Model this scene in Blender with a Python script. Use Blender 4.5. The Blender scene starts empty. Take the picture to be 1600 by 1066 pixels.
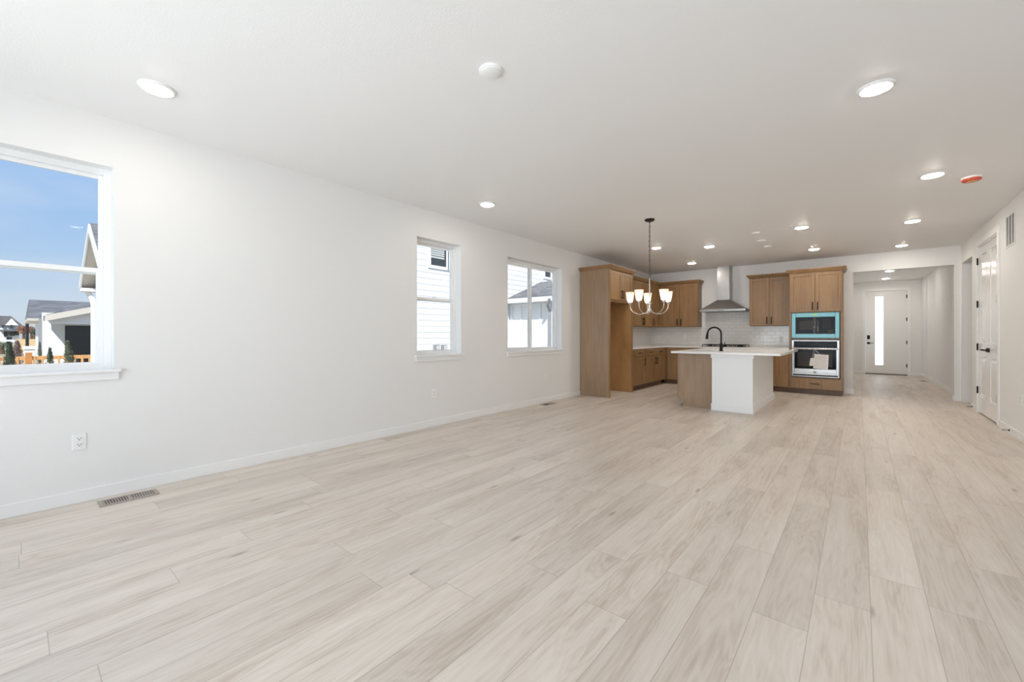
import bpy, bmesh, math, random
from mathutils import Vector, Matrix

random.seed(7)
SC = bpy.context.scene
COL = SC.collection

# ---------------------------------------------------------------- camera
FPX = 650.0
YAW = math.atan(543 / FPX)
CAMZ = 1.17
cd = bpy.data.cameras.new('camera')
cam = bpy.data.objects.new('camera', cd)
COL.objects.link(cam)
cd.sensor_width = 36.0
cd.lens = FPX / 1600 * 36.0
cd.shift_y = -9.6 / 1600
cd.clip_start = 0.05
cd.clip_end = 1000
cam.location = (0, 0, CAMZ)
cam.rotation_euler = (math.pi / 2, 0, YAW)
SC.camera = cam

# ---------------------------------------------------------------- light and exposure
SC.view_settings.view_transform = 'Standard'
SC.view_settings.look = 'None'
SC.view_settings.gamma = 1.0
SC.view_settings.use_curve_mapping = False
SC.view_settings.exposure = 0.22
SC.cycles.max_bounces = 14
SC.cycles.diffuse_bounces = 8
SC.cycles.glossy_bounces = 6
SC.cycles.transparent_max_bounces = 16
SC.cycles.sample_clamp_indirect = 6.0
SC.cycles.use_denoising = True

W = bpy.data.worlds.new('world')
SC.world = W
W.use_nodes = True
wn = W.node_tree
wn.nodes.clear()
wo = wn.nodes.new('ShaderNodeOutputWorld')
wb = wn.nodes.new('ShaderNodeBackground')
wt = wn.nodes.new('ShaderNodeTexCoord')
ws = wn.nodes.new('ShaderNodeSeparateXYZ')
wn.links.new(wt.outputs['Generated'], ws.inputs[0])
wr = wn.nodes.new('ShaderNodeValToRGB')
els = wr.color_ramp.elements
while len(els) < 5:
    els.new(0.5)
for el, (p, c) in zip(els, ((0.0, (0.60, 0.66, 0.72)), (0.03, (0.66, 0.76, 0.88)), (0.12, (0.50, 0.68, 0.92)), (0.28, (0.31, 0.55, 0.95)), (1.0, (0.13, 0.32, 0.80)))):
    el.position = p
    el.color = (*c, 1)
wn.links.new(ws.outputs[2], wr.inputs[0])
# thin high cloud
wm = wn.nodes.new('ShaderNodeMapping'); wm.inputs['Scale'].default_value = (2.2, 2.2, 7.0)
wn.links.new(wt.outputs['Generated'], wm.inputs[0])
wz = wn.nodes.new('ShaderNodeTexNoise'); wz.inputs['Scale'].default_value = 1.6; wz.inputs['Detail'].default_value = 5.0
wn.links.new(wm.outputs[0], wz.inputs['Vector'])
wq = wn.nodes.new('ShaderNodeMapRange'); wq.inputs[1].default_value = 0.45; wq.inputs[2].default_value = 0.8; wq.inputs[4].default_value = 0.45
wn.links.new(wz.outputs[0], wq.inputs[0])
wx = wn.nodes.new('ShaderNodeMix'); wx.data_type = 'RGBA'
wx.inputs[7].default_value = (0.85, 0.90, 0.96, 1)
wn.links.new(wq.outputs[0], wx.inputs[0]); wn.links.new(wr.outputs[0], wx.inputs[6])
wn.links.new(wx.outputs[2], wb.inputs[0])
wb.inputs['Strength'].default_value = 0.82
wn.links.new(wb.outputs[0], wo.inputs[0])

sd = bpy.data.lights.new('sun', 'SUN')
sd.energy = 5.0
sd.angle = 0.009
sd.color = (1.0, 0.95, 0.88)
sun = bpy.data.objects.new('sun', sd)
COL.objects.link(sun)
sun.rotation_euler = Vector((-0.56, 0.46, -0.80)).to_track_quat('-Z', 'Y').to_euler()

# daylight lamps added outside the rear patio door and front door glass
def daylight_fill(name, loc, sx, sy, power, target, color=(0.83, 0.925, 1.0), spread=180):
    l = bpy.data.lights.new(name, 'AREA')
    l.shape = 'RECTANGLE'
    l.size, l.size_y = sx, sy
    l.energy = power
    l.color = color
    l.spread = math.radians(spread)
    o = bpy.data.objects.new(name, l)
    COL.objects.link(o)
    o.location = loc
    o.rotation_euler = (Vector(target) - Vector(loc)).to_track_quat('-Z', 'Y').to_euler()
    return o
daylight_fill('patio_fill', (-1.5, -2.15, 1.25), 4.6, 2.3, 90, (-1.5, 3.0, 2.3), spread=125)  # added lamp behind the unseen door, brightens the room
daylight_fill('front_fill', (0.45, 17.3, 1.3), 0.9, 2.3, 15, (0.45, 10.0, 1.3))  # added lamp outside, makes the frosted pane glow
LAMP = 124.0          # downlight lens strength
LAMPCOL = (1.0, 0.93, 0.83)
LAMP_LIVING = 68.0   # living-room lenses set weaker to keep the left wall from over-brightening

# ---------------------------------------------------------------- materials
MATS = {}
def nt_new(name):
    m = bpy.data.materials.new(name)
    m.use_nodes = True
    nt = m.node_tree
    b = nt.nodes['Principled BSDF']
    MATS[name] = m
    return m, nt, b
def N(nt, t, **kw):
    n = nt.nodes.new(t)
    for k, v in kw.items():
        if k.startswith('i_'):
            n.inputs[k[2:]].default_value = v
        else:
            setattr(n, k, v)
    return n
def math_(nt, op, a, b=None, c=None):
    n = nt.nodes.new('ShaderNodeMath')
    n.operation = op
    for i, v in enumerate((a, b, c)):
        if v is None:
            continue
        if isinstance(v, (int, float)):
            n.inputs[i].default_value = v
        else:
            nt.links.new(v, n.inputs[i])
    return n.outputs[0]
def ramp(nt, fac, stops):
    r = nt.nodes.new('ShaderNodeValToRGB')
    e = r.color_ramp.elements
    while len(e) < len(stops):
        e.new(0.5)
    for el, (p, c) in zip(e, stops):
        el.position = p
        el.color = (*c, 1)
    nt.links.new(fac, r.inputs[0])
    return r.outputs[0]
def mixc(nt, fac, a, b, mode='MIX'):
    n = nt.nodes.new('ShaderNodeMix')
    n.data_type = 'RGBA'
    n.blend_type = mode
    for sock, v in ((n.inputs[0], fac), (n.inputs[6], a), (n.inputs[7], b)):
        if isinstance(v, (int, float)):
            sock.default_value = v
        elif isinstance(v, tuple):
            sock.default_value = (*v, 1) if len(v) == 3 else v
        else:
            nt.links.new(v, sock)
    return n.outputs[2]
def simple(name, col, rough=0.5, metal=0.0, bump=0.0, bscale=200.0, var=0.0, spec=0.5):
    m, nt, b = nt_new(name)
    b.inputs['Base Color'].default_value = (*col, 1)
    b.inputs['Roughness'].default_value = rough
    b.inputs['Metallic'].default_value = metal
    b.inputs['Specular IOR Level'].default_value = spec
    tc = N(nt, 'ShaderNodeTexCoord')
    nz = N(nt, 'ShaderNodeTexNoise', i_Scale=bscale, i_Detail=3.0)
    nt.links.new(tc.outputs['Object'], nz.inputs['Vector'])
    if var:
        dark = tuple(c * (1 - var) for c in col)
        nt.links.new(mixc(nt, nz.outputs[0], dark, tuple(min(1, c * (1 + var)) for c in col)), b.inputs['Base Color'])
    if bump:
        bp = N(nt, 'ShaderNodeBump', i_Strength=bump, i_Distance=0.002)
        nt.links.new(nz.outputs[0], bp.inputs['Height'])
        nt.links.new(bp.outputs[0], b.inputs['Normal'])
    return m
def emission(name, col, s):
    m, nt, b = nt_new(name)
    b.inputs['Base Color'].default_value = (*col, 1)
    b.inputs['Emission Color'].default_value = (*col, 1)
    b.inputs['Emission Strength'].default_value = s
    b.inputs['Roughness'].default_value = 0.5
    return m

simple('wall_paint', (0.80, 0.795, 0.79), 0.62, bump=0.25, bscale=140)
simple('ceiling_paint', (0.83, 0.825, 0.82), 0.55, bump=0.35, bscale=90)
simple('trim_white', (0.84, 0.84, 0.84), 0.35)
simple('door_white', (0.83, 0.82, 0.81), 0.16)
simple('vinyl', (0.86, 0.86, 0.86), 0.35)
simple('plastic_white', (0.85, 0.85, 0.84), 0.35)
simple('slot_dark', (0.03, 0.03, 0.03), 0.6)
simple('black_metal', (0.010, 0.009, 0.008), 0.45, 0.0, spec=0.25)
simple('bronze', (0.035, 0.022, 0.018), 0.4, 0.8)
simple('nickel', (0.62, 0.58, 0.54), 0.25, 1.0)
simple('island_white', (0.86, 0.87, 0.88), 0.4)
simple('black_glass', (0.006, 0.006, 0.007), 0.10, spec=0.08)
simple('smoke_glass', (0.045, 0.041, 0.039), 0.2, spec=0.08)
simple('film_teal', (0.15, 0.35, 0.39), 0.28, 0.2, bump=0.15, bscale=25)
simple('sticker_green', (0.42, 0.75, 0.10), 0.5)
simple('paper', (0.82, 0.80, 0.78), 0.7)
simple('print_grey', (0.42, 0.41, 0.40), 0.8)
simple('cap_red', (0.62, 0.085, 0.04), 0.45)
simple('cap_orange', (0.72, 0.33, 0.12), 0.45)
simple('vent_tan', (0.42, 0.37, 0.33), 0.4, 0.5)
simple('grille_white', (0.74, 0.74, 0.74), 0.4)
simple('grille_back', (0.16, 0.16, 0.16), 0.7)
simple('duct_shade', (0.02, 0.018, 0.016), 0.8)
simple('rubber_white', (0.8, 0.8, 0.8), 0.6)
simple('siding_white', (0.80, 0.82, 0.84), 0.55)
simple('house_trim', (0.82, 0.82, 0.81), 0.5)
simple('soffit', (0.62, 0.58, 0.52), 0.6)
simple('gutter_grey', (0.30, 0.31, 0.32), 0.4)
simple('house_glass', (0.055, 0.06, 0.065), 0.15)
simple('house_blind', (0.55, 0.57, 0.54), 0.6)
simple('cedar', (0.62, 0.34, 0.14), 0.7, var=0.25, bscale=6)
simple('cedar_dark', (0.50, 0.22, 0.07), 0.7, var=0.25, bscale=6)
simple('far_tan', (0.66, 0.48, 0.27), 0.8, var=0.2, bscale=3)
simple('leaf_green', (0.10, 0.135, 0.085), 0.7, var=0.4, bscale=9)
simple('leaf_sage', (0.20, 0.22, 0.15), 0.7, var=0.4, bscale=9)
simple('leaf_rust', (0.30, 0.13, 0.07), 0.8, var=0.4, bscale=2)
simple('leaf_mauve', (0.34, 0.24, 0.22), 0.8, var=0.3, bscale=6)
simple('bark', (0.12, 0.08, 0.05), 0.9)
simple('lamp_post_black', (0.015, 0.018, 0.02), 0.5)
simple('car_paint', (0.75, 0.76, 0.78), 0.3)
simple('tyre', (0.02, 0.02, 0.02), 0.8)
simple('concrete', (0.70, 0.68, 0.65), 0.85, var=0.12, bscale=4)
simple('chain_metal', (0.16, 0.12, 0.10), 0.35, 0.9)
emission('lens_light', LAMPCOL, LAMP)
emission('lens_light_living', LAMPCOL, LAMP_LIVING)
emission('bulb_light', (1.0, 0.82, 0.62), 26.0)

# steel, brushed
m, nt, b = nt_new('steel')
b.inputs['Metallic'].default_value = 1.0
b.inputs['Base Color'].default_value = (0.40, 0.39, 0.385, 1)
tc = N(nt, 'ShaderNodeTexCoord'); mp = N(nt, 'ShaderNodeMapping')
mp.inputs['Scale'].default_value = (3, 3, 400)
nz = N(nt, 'ShaderNodeTexNoise', i_Scale=3.0, i_Detail=2.0)
nt.links.new(tc.outputs['Object'], mp.inputs[0]); nt.links.new(mp.outputs[0], nz.inputs['Vector'])
mr = N(nt, 'ShaderNodeMapRange'); mr.inputs[3].default_value = 0.22; mr.inputs[4].default_value = 0.36
nt.links.new(nz.outputs[0], mr.inputs[0]); nt.links.new(mr.outputs[0], b.inputs['Roughness'])

# cabinet wood
def wood(name, c_dark, c_light, rough=0.38, sx=26.0, sz=1.6):
    m, nt, b = nt_new(name)
    tc = N(nt, 'ShaderNodeTexCoord')
    oi = N(nt, 'ShaderNodeObjectInfo')
    mp = N(nt, 'ShaderNodeMapping'); mp.inputs['Scale'].default_value = (sx, sx, sz)
    cx = N(nt, 'ShaderNodeCombineXYZ')
    nt.links.new(math_(nt, 'MULTIPLY', oi.outputs['Random'], 40.0), cx.inputs[2])
    nt.links.new(tc.outputs['Object'], mp.inputs[0]); nt.links.new(cx.outputs[0], mp.inputs['Location'])
    n1 = N(nt, 'ShaderNodeTexNoise', i_Scale=1.0, i_Detail=6.0, i_Roughness=0.62)
    n1.inputs['Distortion'].default_value = 0.6
    nt.links.new(mp.outputs[0], n1.inputs['Vector'])
    mp2 = N(nt, 'ShaderNodeMapping'); mp2.inputs['Scale'].default_value = (3, 3, 0.9)
    nt.links.new(tc.outputs['Object'], mp2.inputs[0]); nt.links.new(cx.outputs[0], mp2.inputs['Location'])
    n2 = N(nt, 'ShaderNodeTexNoise', i_Scale=1.0, i_Detail=2.0)
    nt.links.new(mp2.outputs[0], n2.inputs['Vector'])
    f = math_(nt, 'ADD', math_(nt, 'MULTIPLY', n1.outputs[0], 0.6), math_(nt, 'MULTIPLY', n2.outputs[0], 0.4))
    mid = tuple((a + d) / 2 for a, d in zip(c_dark, c_light))
    nt.links.new(ramp(nt, f, [(0.32, c_dark), (0.5, mid), (0.68, c_light)]), b.inputs['Base Color'])
    b.inputs['Roughness'].default_value = rough
    bp = N(nt, 'ShaderNodeBump', i_Strength=0.08, i_Distance=0.001)
    nt.links.new(n1.outputs[0], bp.inputs['Height']); nt.links.new(bp.outputs[0], b.inputs['Normal'])
    return m
wood('cabinet_wood', (0.20, 0.105, 0.044), (0.35, 0.205, 0.092))
wood('panel_wood_daylit', (0.25, 0.158, 0.093), (0.39, 0.27, 0.175))  # cabinet colour with the light on it painted in, paler and greyer
wood('plywood', (0.34, 0.17, 0.06), (0.50, 0.285, 0.12), sx=5.0, sz=2.2)
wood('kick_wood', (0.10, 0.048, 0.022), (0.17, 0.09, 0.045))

# floor planks
m, nt, b = nt_new('floor_planks')
PW, PL, PX0 = 0.192, 1.52, 0.036
tc = N(nt, 'ShaderNodeTexCoord'); sp = N(nt, 'ShaderNodeSeparateXYZ')
nt.links.new(tc.outputs['Object'], sp.inputs[0])
X, Y = sp.outputs[0], sp.outputs[1]
r_ = math_(nt, 'DIVIDE', math_(nt, 'SUBTRACT', X, PX0), PW)
row = math_(nt, 'FLOOR', r_); fr = math_(nt, 'FRACT', r_)
w1 = N(nt, 'ShaderNodeTexWhiteNoise', noise_dimensions='1D'); nt.links.new(row, w1.inputs['W'])
ly = math_(nt, 'ADD', math_(nt, 'DIVIDE', Y, PL), math_(nt, 'MULTIPLY', w1.outputs['Value'], 9.0))
kk = math_(nt, 'FLOOR', ly); fy = math_(nt, 'FRACT', ly)
cb = N(nt, 'ShaderNodeCombineXYZ'); nt.links.new(row, cb.inputs[0]); nt.links.new(kk, cb.inputs[1])
w2 = N(nt, 'ShaderNodeTexWhiteNoise', noise_dimensions='3D'); nt.links.new(cb.outputs[0], w2.inputs['Vector'])
tone = w2.outputs['Value']
dx = math_(nt, 'MULTIPLY', math_(nt, 'MINIMUM', fr, math_(nt, 'SUBTRACT', 1.0, fr)), PW)
dy = math_(nt, 'MULTIPLY', math_(nt, 'MINIMUM', fy, math_(nt, 'SUBTRACT', 1.0, fy)), PL)
dd = math_(nt, 'MINIMUM', dx, dy)
seam = N(nt, 'ShaderNodeMapRange', interpolation_type='SMOOTHSTEP')
seam.inputs[1].default_value = 0.0006; seam.inputs[2].default_value = 0.0026
nt.links.new(dd, seam.inputs[0])
off = N(nt, 'ShaderNodeVectorMath', operation='MULTIPLY'); off.inputs[1].default_value = (31, 17, 53)
nt.links.new(w2.outputs['Color'], off.inputs[0])
def plank_coords(sx, sy):
    v = N(nt, 'ShaderNodeVectorMath', operation='MULTIPLY'); v.inputs[1].default_value = (sx, sy, 0)
    nt.links.new(tc.outputs['Object'], v.inputs[0])
    a = N(nt, 'ShaderNodeVectorMath', operation='ADD')
    nt.links.new(v.outputs[0], a.inputs[0]); nt.links.new(off.outputs[0], a.inputs[1])
    return a.outputs[0]
g1 = N(nt, 'ShaderNodeTexNoise', i_Scale=1.0, i_Detail=5.0, i_Roughness=0.6); nt.links.new(plank_coords(60, 3.4), g1.inputs['Vector'])
g2 = N(nt, 'ShaderNodeTexNoise', i_Scale=1.0, i_Detail=3.0, i_Roughness=0.5); nt.links.new(plank_coords(7, 0.85), g2.inputs['Vector'])
g2.inputs['Distortion'].default_value = 0.5
ring = math_(nt, 'ABSOLUTE', math_(nt, 'SUBTRACT', math_(nt, 'FRACT', math_(nt, 'MULTIPLY', g2.outputs[0], 16.0)), 0.5))
vo = N(nt, 'ShaderNodeTexVoronoi', i_Scale=1.0); nt.links.new(plank_coords(6.5, 1.7), vo.inputs['Vector'])
knot = N(nt, 'ShaderNodeMapRange', interpolation_type='SMOOTHSTEP')
knot.inputs[1].default_value = 0.02; knot.inputs[2].default_value = 0.13; knot.inputs[3].default_value = 1.0; knot.inputs[4].default_value = 0.0
nt.links.new(vo.outputs['Distance'], knot.inputs[0])
vs = N(nt, 'ShaderNodeSeparateColor'); nt.links.new(vo.outputs['Color'], vs.inputs[0])
knotm = math_(nt, 'MULTIPLY', knot.outputs[0], math_(nt, 'GREATER_THAN', vs.outputs[0], 0.58))
f = math_(nt, 'ADD', math_(nt, 'ADD', math_(nt, 'MULTIPLY', g1.outputs[0], 0.34), math_(nt, 'MULTIPLY', g2.outputs[0], 0.50)), math_(nt, 'MULTIPLY', ring, 0.16))
base = ramp(nt, f, [(0.26, (0.46, 0.375, 0.30)), (0.44, (0.635, 0.56, 0.49)), (0.62, (0.72, 0.655, 0.59))])
tv = N(nt, 'ShaderNodeMapRange'); tv.inputs[3].default_value = 0.90; tv.inputs[4].default_value = 1.04
nt.links.new(tone, tv.inputs[0])
tvc = N(nt, 'ShaderNodeCombineColor')
for i in range(3): nt.links.new(tv.outputs[0], tvc.inputs[i])
base = mixc(nt, 1.0, base, tvc.outputs[0], 'MULTIPLY')
base = mixc(nt, math_(nt, 'MULTIPLY', knotm, 0.62), base, (0.20, 0.15, 0.11))
base = mixc(nt, math_(nt, 'MULTIPLY', math_(nt, 'SUBTRACT', 1.0, seam.outputs[0]), 0.42), base, (0.16, 0.13, 0.11))
nt.links.new(base, b.inputs['Base Color'])
rr = N(nt, 'ShaderNodeMapRange'); rr.inputs[3].default_value = 0.34; rr.inputs[4].default_value = 0.46
nt.links.new(g1.outputs[0], rr.inputs[0]); nt.links.new(rr.outputs[0], b.inputs['Roughness'])
bh = math_(nt, 'ADD', seam.outputs[0], math_(nt, 'MULTIPLY', g1.outputs[0], 0.25))
bp = N(nt, 'ShaderNodeBump', i_Strength=0.12, i_Distance=0.0015)
nt.links.new(bh, bp.inputs['Height']); nt.links.new(bp.outputs[0], b.inputs['Normal'])

# subway tile, running along x + y so both walls share it
m, nt, b = nt_new('subway_tile')
tc = N(nt, 'ShaderNodeTexCoord'); sp = N(nt, 'ShaderNodeSeparateXYZ'); nt.links.new(tc.outputs['Object'], sp.inputs[0])
cb = N(nt, 'ShaderNodeCombineXYZ'); nt.links.new(math_(nt, 'ADD', sp.outputs[0], sp.outputs[1]), cb.inputs[0]); nt.links.new(sp.outputs[2], cb.inputs[1])
bt = N(nt, 'ShaderNodeTexBrick', offset=0.5, i_Scale=1.0)
bt.inputs['Mortar Size'].default_value = 0.0022; bt.inputs['Mortar Smooth'].default_value = 0.3
bt.inputs['Brick Width'].default_value = 0.154; bt.inputs['Row Height'].default_value = 0.078
bt.inputs['Color1'].default_value = (0.80, 0.79, 0.77, 1); bt.inputs['Color2'].default_value = (0.76, 0.75, 0.73, 1)
bt.inputs['Mortar'].default_value = (0.60, 0.58, 0.56, 1)
nt.links.new(cb.outputs[0], bt.inputs['Vector']); nt.links.new(bt.outputs['Color'], b.inputs['Base Color'])
nz = N(nt, 'ShaderNodeTexNoise', i_Scale=14.0, i_Detail=1.0); nt.links.new(tc.outputs['Object'], nz.inputs['Vector'])
bh = math_(nt, 'SUBTRACT', math_(nt, 'MULTIPLY', nz.outputs[0], 0.8), bt.outputs['Fac'])
bp = N(nt, 'ShaderNodeBump', i_Strength=0.5, i_Distance=0.003); nt.links.new(bh, bp.inputs['Height']); nt.links.new(bp.outputs[0], b.inputs['Normal'])
b.inputs['Roughness'].default_value = 0.1

# quartz
simple('quartz', (0.80, 0.785, 0.765), 0.18, var=0.04, bscale=60)

# shingles
m, nt, b = nt_new('shingles')
tc = N(nt, 'ShaderNodeTexCoord'); sp = N(nt, 'ShaderNodeSeparateXYZ'); nt.links.new(tc.outputs['Object'], sp.inputs[0])
cb = N(nt, 'ShaderNodeCombineXYZ')
nt.links.new(math_(nt, 'ADD', sp.outputs[0], sp.outputs[1]), cb.inputs[0])
nt.links.new(math_(nt, 'MULTIPLY', sp.outputs[2], 1.9), cb.inputs[1])
bt = N(nt, 'ShaderNodeTexBrick', offset=0.37, i_Scale=1.0)
bt.inputs['Mortar Size'].default_value = 0.008
bt.inputs['Brick Width'].default_value = 0.32; bt.inputs['Row Height'].default_value = 0.15
bt.inputs['Color1'].default_value = (0.12, 0.122, 0.13, 1); bt.inputs['Color2'].default_value = (0.21, 0.21, 0.215, 1)
bt.inputs['Mortar'].default_value = (0.07, 0.07, 0.072, 1)
nt.links.new(cb.outputs[0], bt.inputs['Vector']); nt.links.new(bt.outputs['Color'], b.inputs['Base Color'])
b.inputs['Roughness'].default_value = 0.9

# ground outside
m, nt, b = nt_new('yard')
tc = N(nt, 'ShaderNodeTexCoord')
nz = N(nt, 'ShaderNodeTexNoise', i_Scale=0.22, i_Detail=6.0); nt.links.new(tc.outputs['Object'], nz.inputs['Vector'])
nt.links.new(ramp(nt, nz.outputs[0], [(0.35, (0.20, 0.21, 0.11)), (0.5, (0.44, 0.38, 0.27)), (0.65, (0.56, 0.50, 0.41))]), b.inputs['Base Color'])
b.inputs['Roughness'].default_value = 0.95

# clear window glass
def pane_material(name, tint, gloss, rough):
    m = bpy.data.materials.new(name); m.use_nodes = True
    nt = m.node_tree; nt.nodes.clear(); MATS[name] = m
    o = N(nt, 'ShaderNodeOutputMaterial'); t = N(nt, 'ShaderNodeBsdfTransparent'); g = N(nt, 'ShaderNodeBsdfGlossy')
    t.inputs[0].default_value = (*tint, 1); g.inputs['Roughness'].default_value = rough
    fz = N(nt, 'ShaderNodeFresnel'); fz.inputs[0].default_value = 1.45
    mx = N(nt, 'ShaderNodeMixShader')
    nt.links.new(math_(nt, 'MULTIPLY', fz.outputs[0], gloss), mx.inputs[0])
    nt.links.new(t.outputs[0], mx.inputs[1]); nt.links.new(g.outputs[0], mx.inputs[2]); nt.links.new(mx.outputs[0], o.inputs[0])
pane_material('window_glass', (0.97, 0.98, 0.98), 0.06, 0.01)
# frosted: light passes, scattered
m = bpy.data.materials.new('frosted_glass'); m.use_nodes = True; MATS['frosted_glass'] = m
nt = m.node_tree; nt.nodes.clear()
o = N(nt, 'ShaderNodeOutputMaterial'); t = N(nt, 'ShaderNodeBsdfTranslucent'); r = N(nt, 'ShaderNodeBsdfRefraction')
t.inputs[0].default_value = (0.95, 0.96, 1, 1); r.inputs['Roughness'].default_value = 0.25; r.inputs['IOR'].default_value = 1.05
mx = N(nt, 'ShaderNodeMixShader', i_Fac=0.4)
nt.links.new(t.outputs[0], mx.inputs[1]); nt.links.new(r.outputs[0], mx.inputs[2]); nt.links.new(mx.outputs[0], o.inputs[0])
# opal glass of the lamp shades
m = bpy.data.materials.new('opal_glass'); m.use_nodes = True; MATS['opal_glass'] = m
nt = m.node_tree; nt.nodes.clear()
o = N(nt, 'ShaderNodeOutputMaterial'); t = N(nt, 'ShaderNodeBsdfTranslucent'); d = N(nt, 'ShaderNodeBsdfDiffuse'); g = N(nt, 'ShaderNodeBsdfTransparent')
t.inputs[0].default_value = (0.96, 0.93, 0.88, 1); d.inputs[0].default_value = (0.9, 0.88, 0.85, 1)
mx = N(nt, 'ShaderNodeMixShader', i_Fac=0.3); mx2 = N(nt, 'ShaderNodeMixShader', i_Fac=0.3)
nt.links.new(t.outputs[0], mx.inputs[1]); nt.links.new(d.outputs[0], mx.inputs[2])
nt.links.new(mx.outputs[0], mx2.inputs[1]); nt.links.new(g.outputs[0], mx2.inputs[2]); nt.links.new(mx2.outputs[0], o.inputs[0])
# clear packing tape
pane_material('clear_tape', (0.8, 0.8, 0.82), 3.5, 0.3)

# ---------------------------------------------------------------- mesh helpers
ORG = {}
class MB:
    def __init__(self):
        self.bm = bmesh.new()
    def hexa(self, p):
        v = [self.bm.verts.new(q) for q in p]
        for f in ((3, 2, 1, 0), (4, 5, 6, 7), (0, 1, 5, 4), (1, 2, 6, 5), (2, 3, 7, 6), (3, 0, 4, 7)):
            self.bm.faces.new([v[i] for i in f])
        return self
    def box(self, x0, x1, y0, y1, z0, z1):
        x0, x1 = sorted((x0, x1)); y0, y1 = sorted((y0, y1)); z0, z1 = sorted((z0, z1))
        return self.hexa([(x0, y0, z0), (x1, y0, z0), (x1, y1, z0), (x0, y1, z0), (x0, y0, z1), (x1, y0, z1), (x1, y1, z1), (x0, y1, z1)])
    def prism(self, pts, vec):
        a = [self.bm.verts.new(p) for p in pts]
        b = [self.bm.verts.new(Vector(p) + Vector(vec)) for p in pts]
        n = len(pts)
        self.bm.faces.new(a[::-1]); self.bm.faces.new(b)
        for i in range(n):
            self.bm.faces.new([a[i], a[(i + 1) % n], b[(i + 1) % n], b[i]])
        return self
    def tube(self, pts, r, seg=10, cap=True):
        pts = [Vector(p) for p in pts]
        rs = r if isinstance(r, (list, tuple)) else [r] * len(pts)
        rings = []
        prev = None
        for i, p in enumerate(pts):
            d = (pts[min(i + 1, len(pts) - 1)] - pts[max(i - 1, 0)]).normalized()
            if prev is None:
                up = Vector((0, 0, 1)) if abs(d.z) < 0.9 else Vector((1, 0, 0))
                u = d.cross(up).normalized()
            else:
                u = (prev - d * prev.dot(d)).normalized()
            prev = u
            w = d.cross(u)
            rings.append([self.bm.verts.new(p + (u * math.cos(2 * math.pi * k / seg) + w * math.sin(2 * math.pi * k / seg)) * rs[i]) for k in range(seg)])
        for a, b in zip(rings, rings[1:]):
            for k in range(seg):
                self.bm.faces.new([a[k], a[(k + 1) % seg], b[(k + 1) % seg], b[k]])
        if cap:
            self.bm.faces.new(rings[0][::-1]); self.bm.faces.new(rings[-1])
        return self
    def lathe(self, prof, c, seg=32, axis='z'):
        def P(r, h, t):
            if axis == 'z': return (c[0] + r * math.cos(t), c[1] + r * math.sin(t), c[2] + h)
            if axis == 'x': return (c[0] + h, c[1] + r * math.cos(t), c[2] + r * math.sin(t))
            return (c[0] + r * math.cos(t), c[1] + h, c[2] + r * math.sin(t))
        rings = []
        for r, h in prof:
            if r < 1e-6:
                rings.append([self.bm.verts.new(P(0, h, 0))])
            else:
                rings.append([self.bm.verts.new(P(r, h, 2 * math.pi * k / seg)) for k in range(seg)])
        for a, b in zip(rings, rings[1:]):
            for k in range(seg):
                k2 = (k + 1) % seg
                if len(a) == 1 and len(b) == 1: continue
                if len(a) == 1: self.bm.faces.new([a[0], b[k2], b[k]])
                elif len(b) == 1: self.bm.faces.new([a[k], a[k2], b[0]])
                else: self.bm.faces.new([a[k], a[k2], b[k2], b[k]])
        return self
    def build(self, name, mat, parent=None, loc=None, bevel=0.0, smooth=False, seg=2):
        if parent is not None:
            org = ORG[parent]
        else:
            org = Vector(loc) if loc is not None else Vector((0, 0, 0))
        bmesh.ops.recalc_face_normals(self.bm, faces=self.bm.faces)
        me = bpy.data.meshes.new(name)
        for v in self.bm.verts:
            v.co -= org
        self.bm.to_mesh(me); self.bm.free()
        me.materials.append(MATS[mat])
        o = bpy.data.objects.new(name, me)
        COL.objects.link(o)
        ORG[o] = org
        if parent is not None: o.parent = parent
        else: o.location = org
        if bevel:
            bv = o.modifiers.new('bevel', 'BEVEL'); bv.width = bevel; bv.segments = seg
            bv.limit_method = 'ANGLE'; bv.harden_normals = False
        if smooth:
            for p in me.polygons: p.use_smooth = True
            try:
                me.set_sharp_from_angle(angle=math.radians(40))
            except Exception:
                pass
        return o
def tag(o, label=None, cat=None, group=None, kind=None):
    if label: o['label'] = label
    if cat: o['category'] = cat
    if group: o['group'] = group
    if kind: o['kind'] = kind
    return o
def thing(name, label, cat, loc, group=None, kind=None):
    o = bpy.data.objects.new(name, None)
    o.empty_display_size = 0.1
    COL.objects.link(o)
    o.location = loc
    ORG[o] = Vector(loc)
    return tag(o, label, cat, group, kind)
def struct(o, label=None):
    return tag(o, label, None, None, 'structure')
def dup(root, loc, label, group=None):
    r = root.copy(); COL.objects.link(r); r.location = loc; r['label'] = label
    if group: r['group'] = group
    def rec(src, dst):
        for ch in list(src.children):
            c = ch.copy(); COL.objects.link(c); c.parent = dst
            rec(ch, c)
    rec(root, r)
    return r
class Fr:
    """a wall-like plane: u runs along it, d comes out of it, z is up"""
    def __init__(s, face, p): s.f, s.p = face, p
    def pt(s, u, d, z):
        return {'+x': (s.p + d, u, z), '-x': (s.p - d, u, z), '-y': (u, s.p - d, z), '+y': (u, s.p + d, z)}[s.f]
    def box(s, mb, u0, u1, z0, z1, d0, d1):
        a, b = s.pt(u0, d0, z0), s.pt(u1, d1, z1)
        return mb.box(a[0], b[0], a[1], b[1], a[2], b[2])
    def frame(s, mb, u0, u1, z0, z1, w, d0, d1, wz=None):
        wz = w if wz is None else wz
        s.box(mb, u0, u0 + w, z0, z1, d0, d1); s.box(mb, u1 - w, u1, z0, z1, d0, d1)
        s.box(mb, u0 + w, u1 - w, z0, z0 + wz, d0, d1); s.box(mb, u0 + w, u1 - w, z1 - wz, z1, d0, d1)
        return mb

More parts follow.
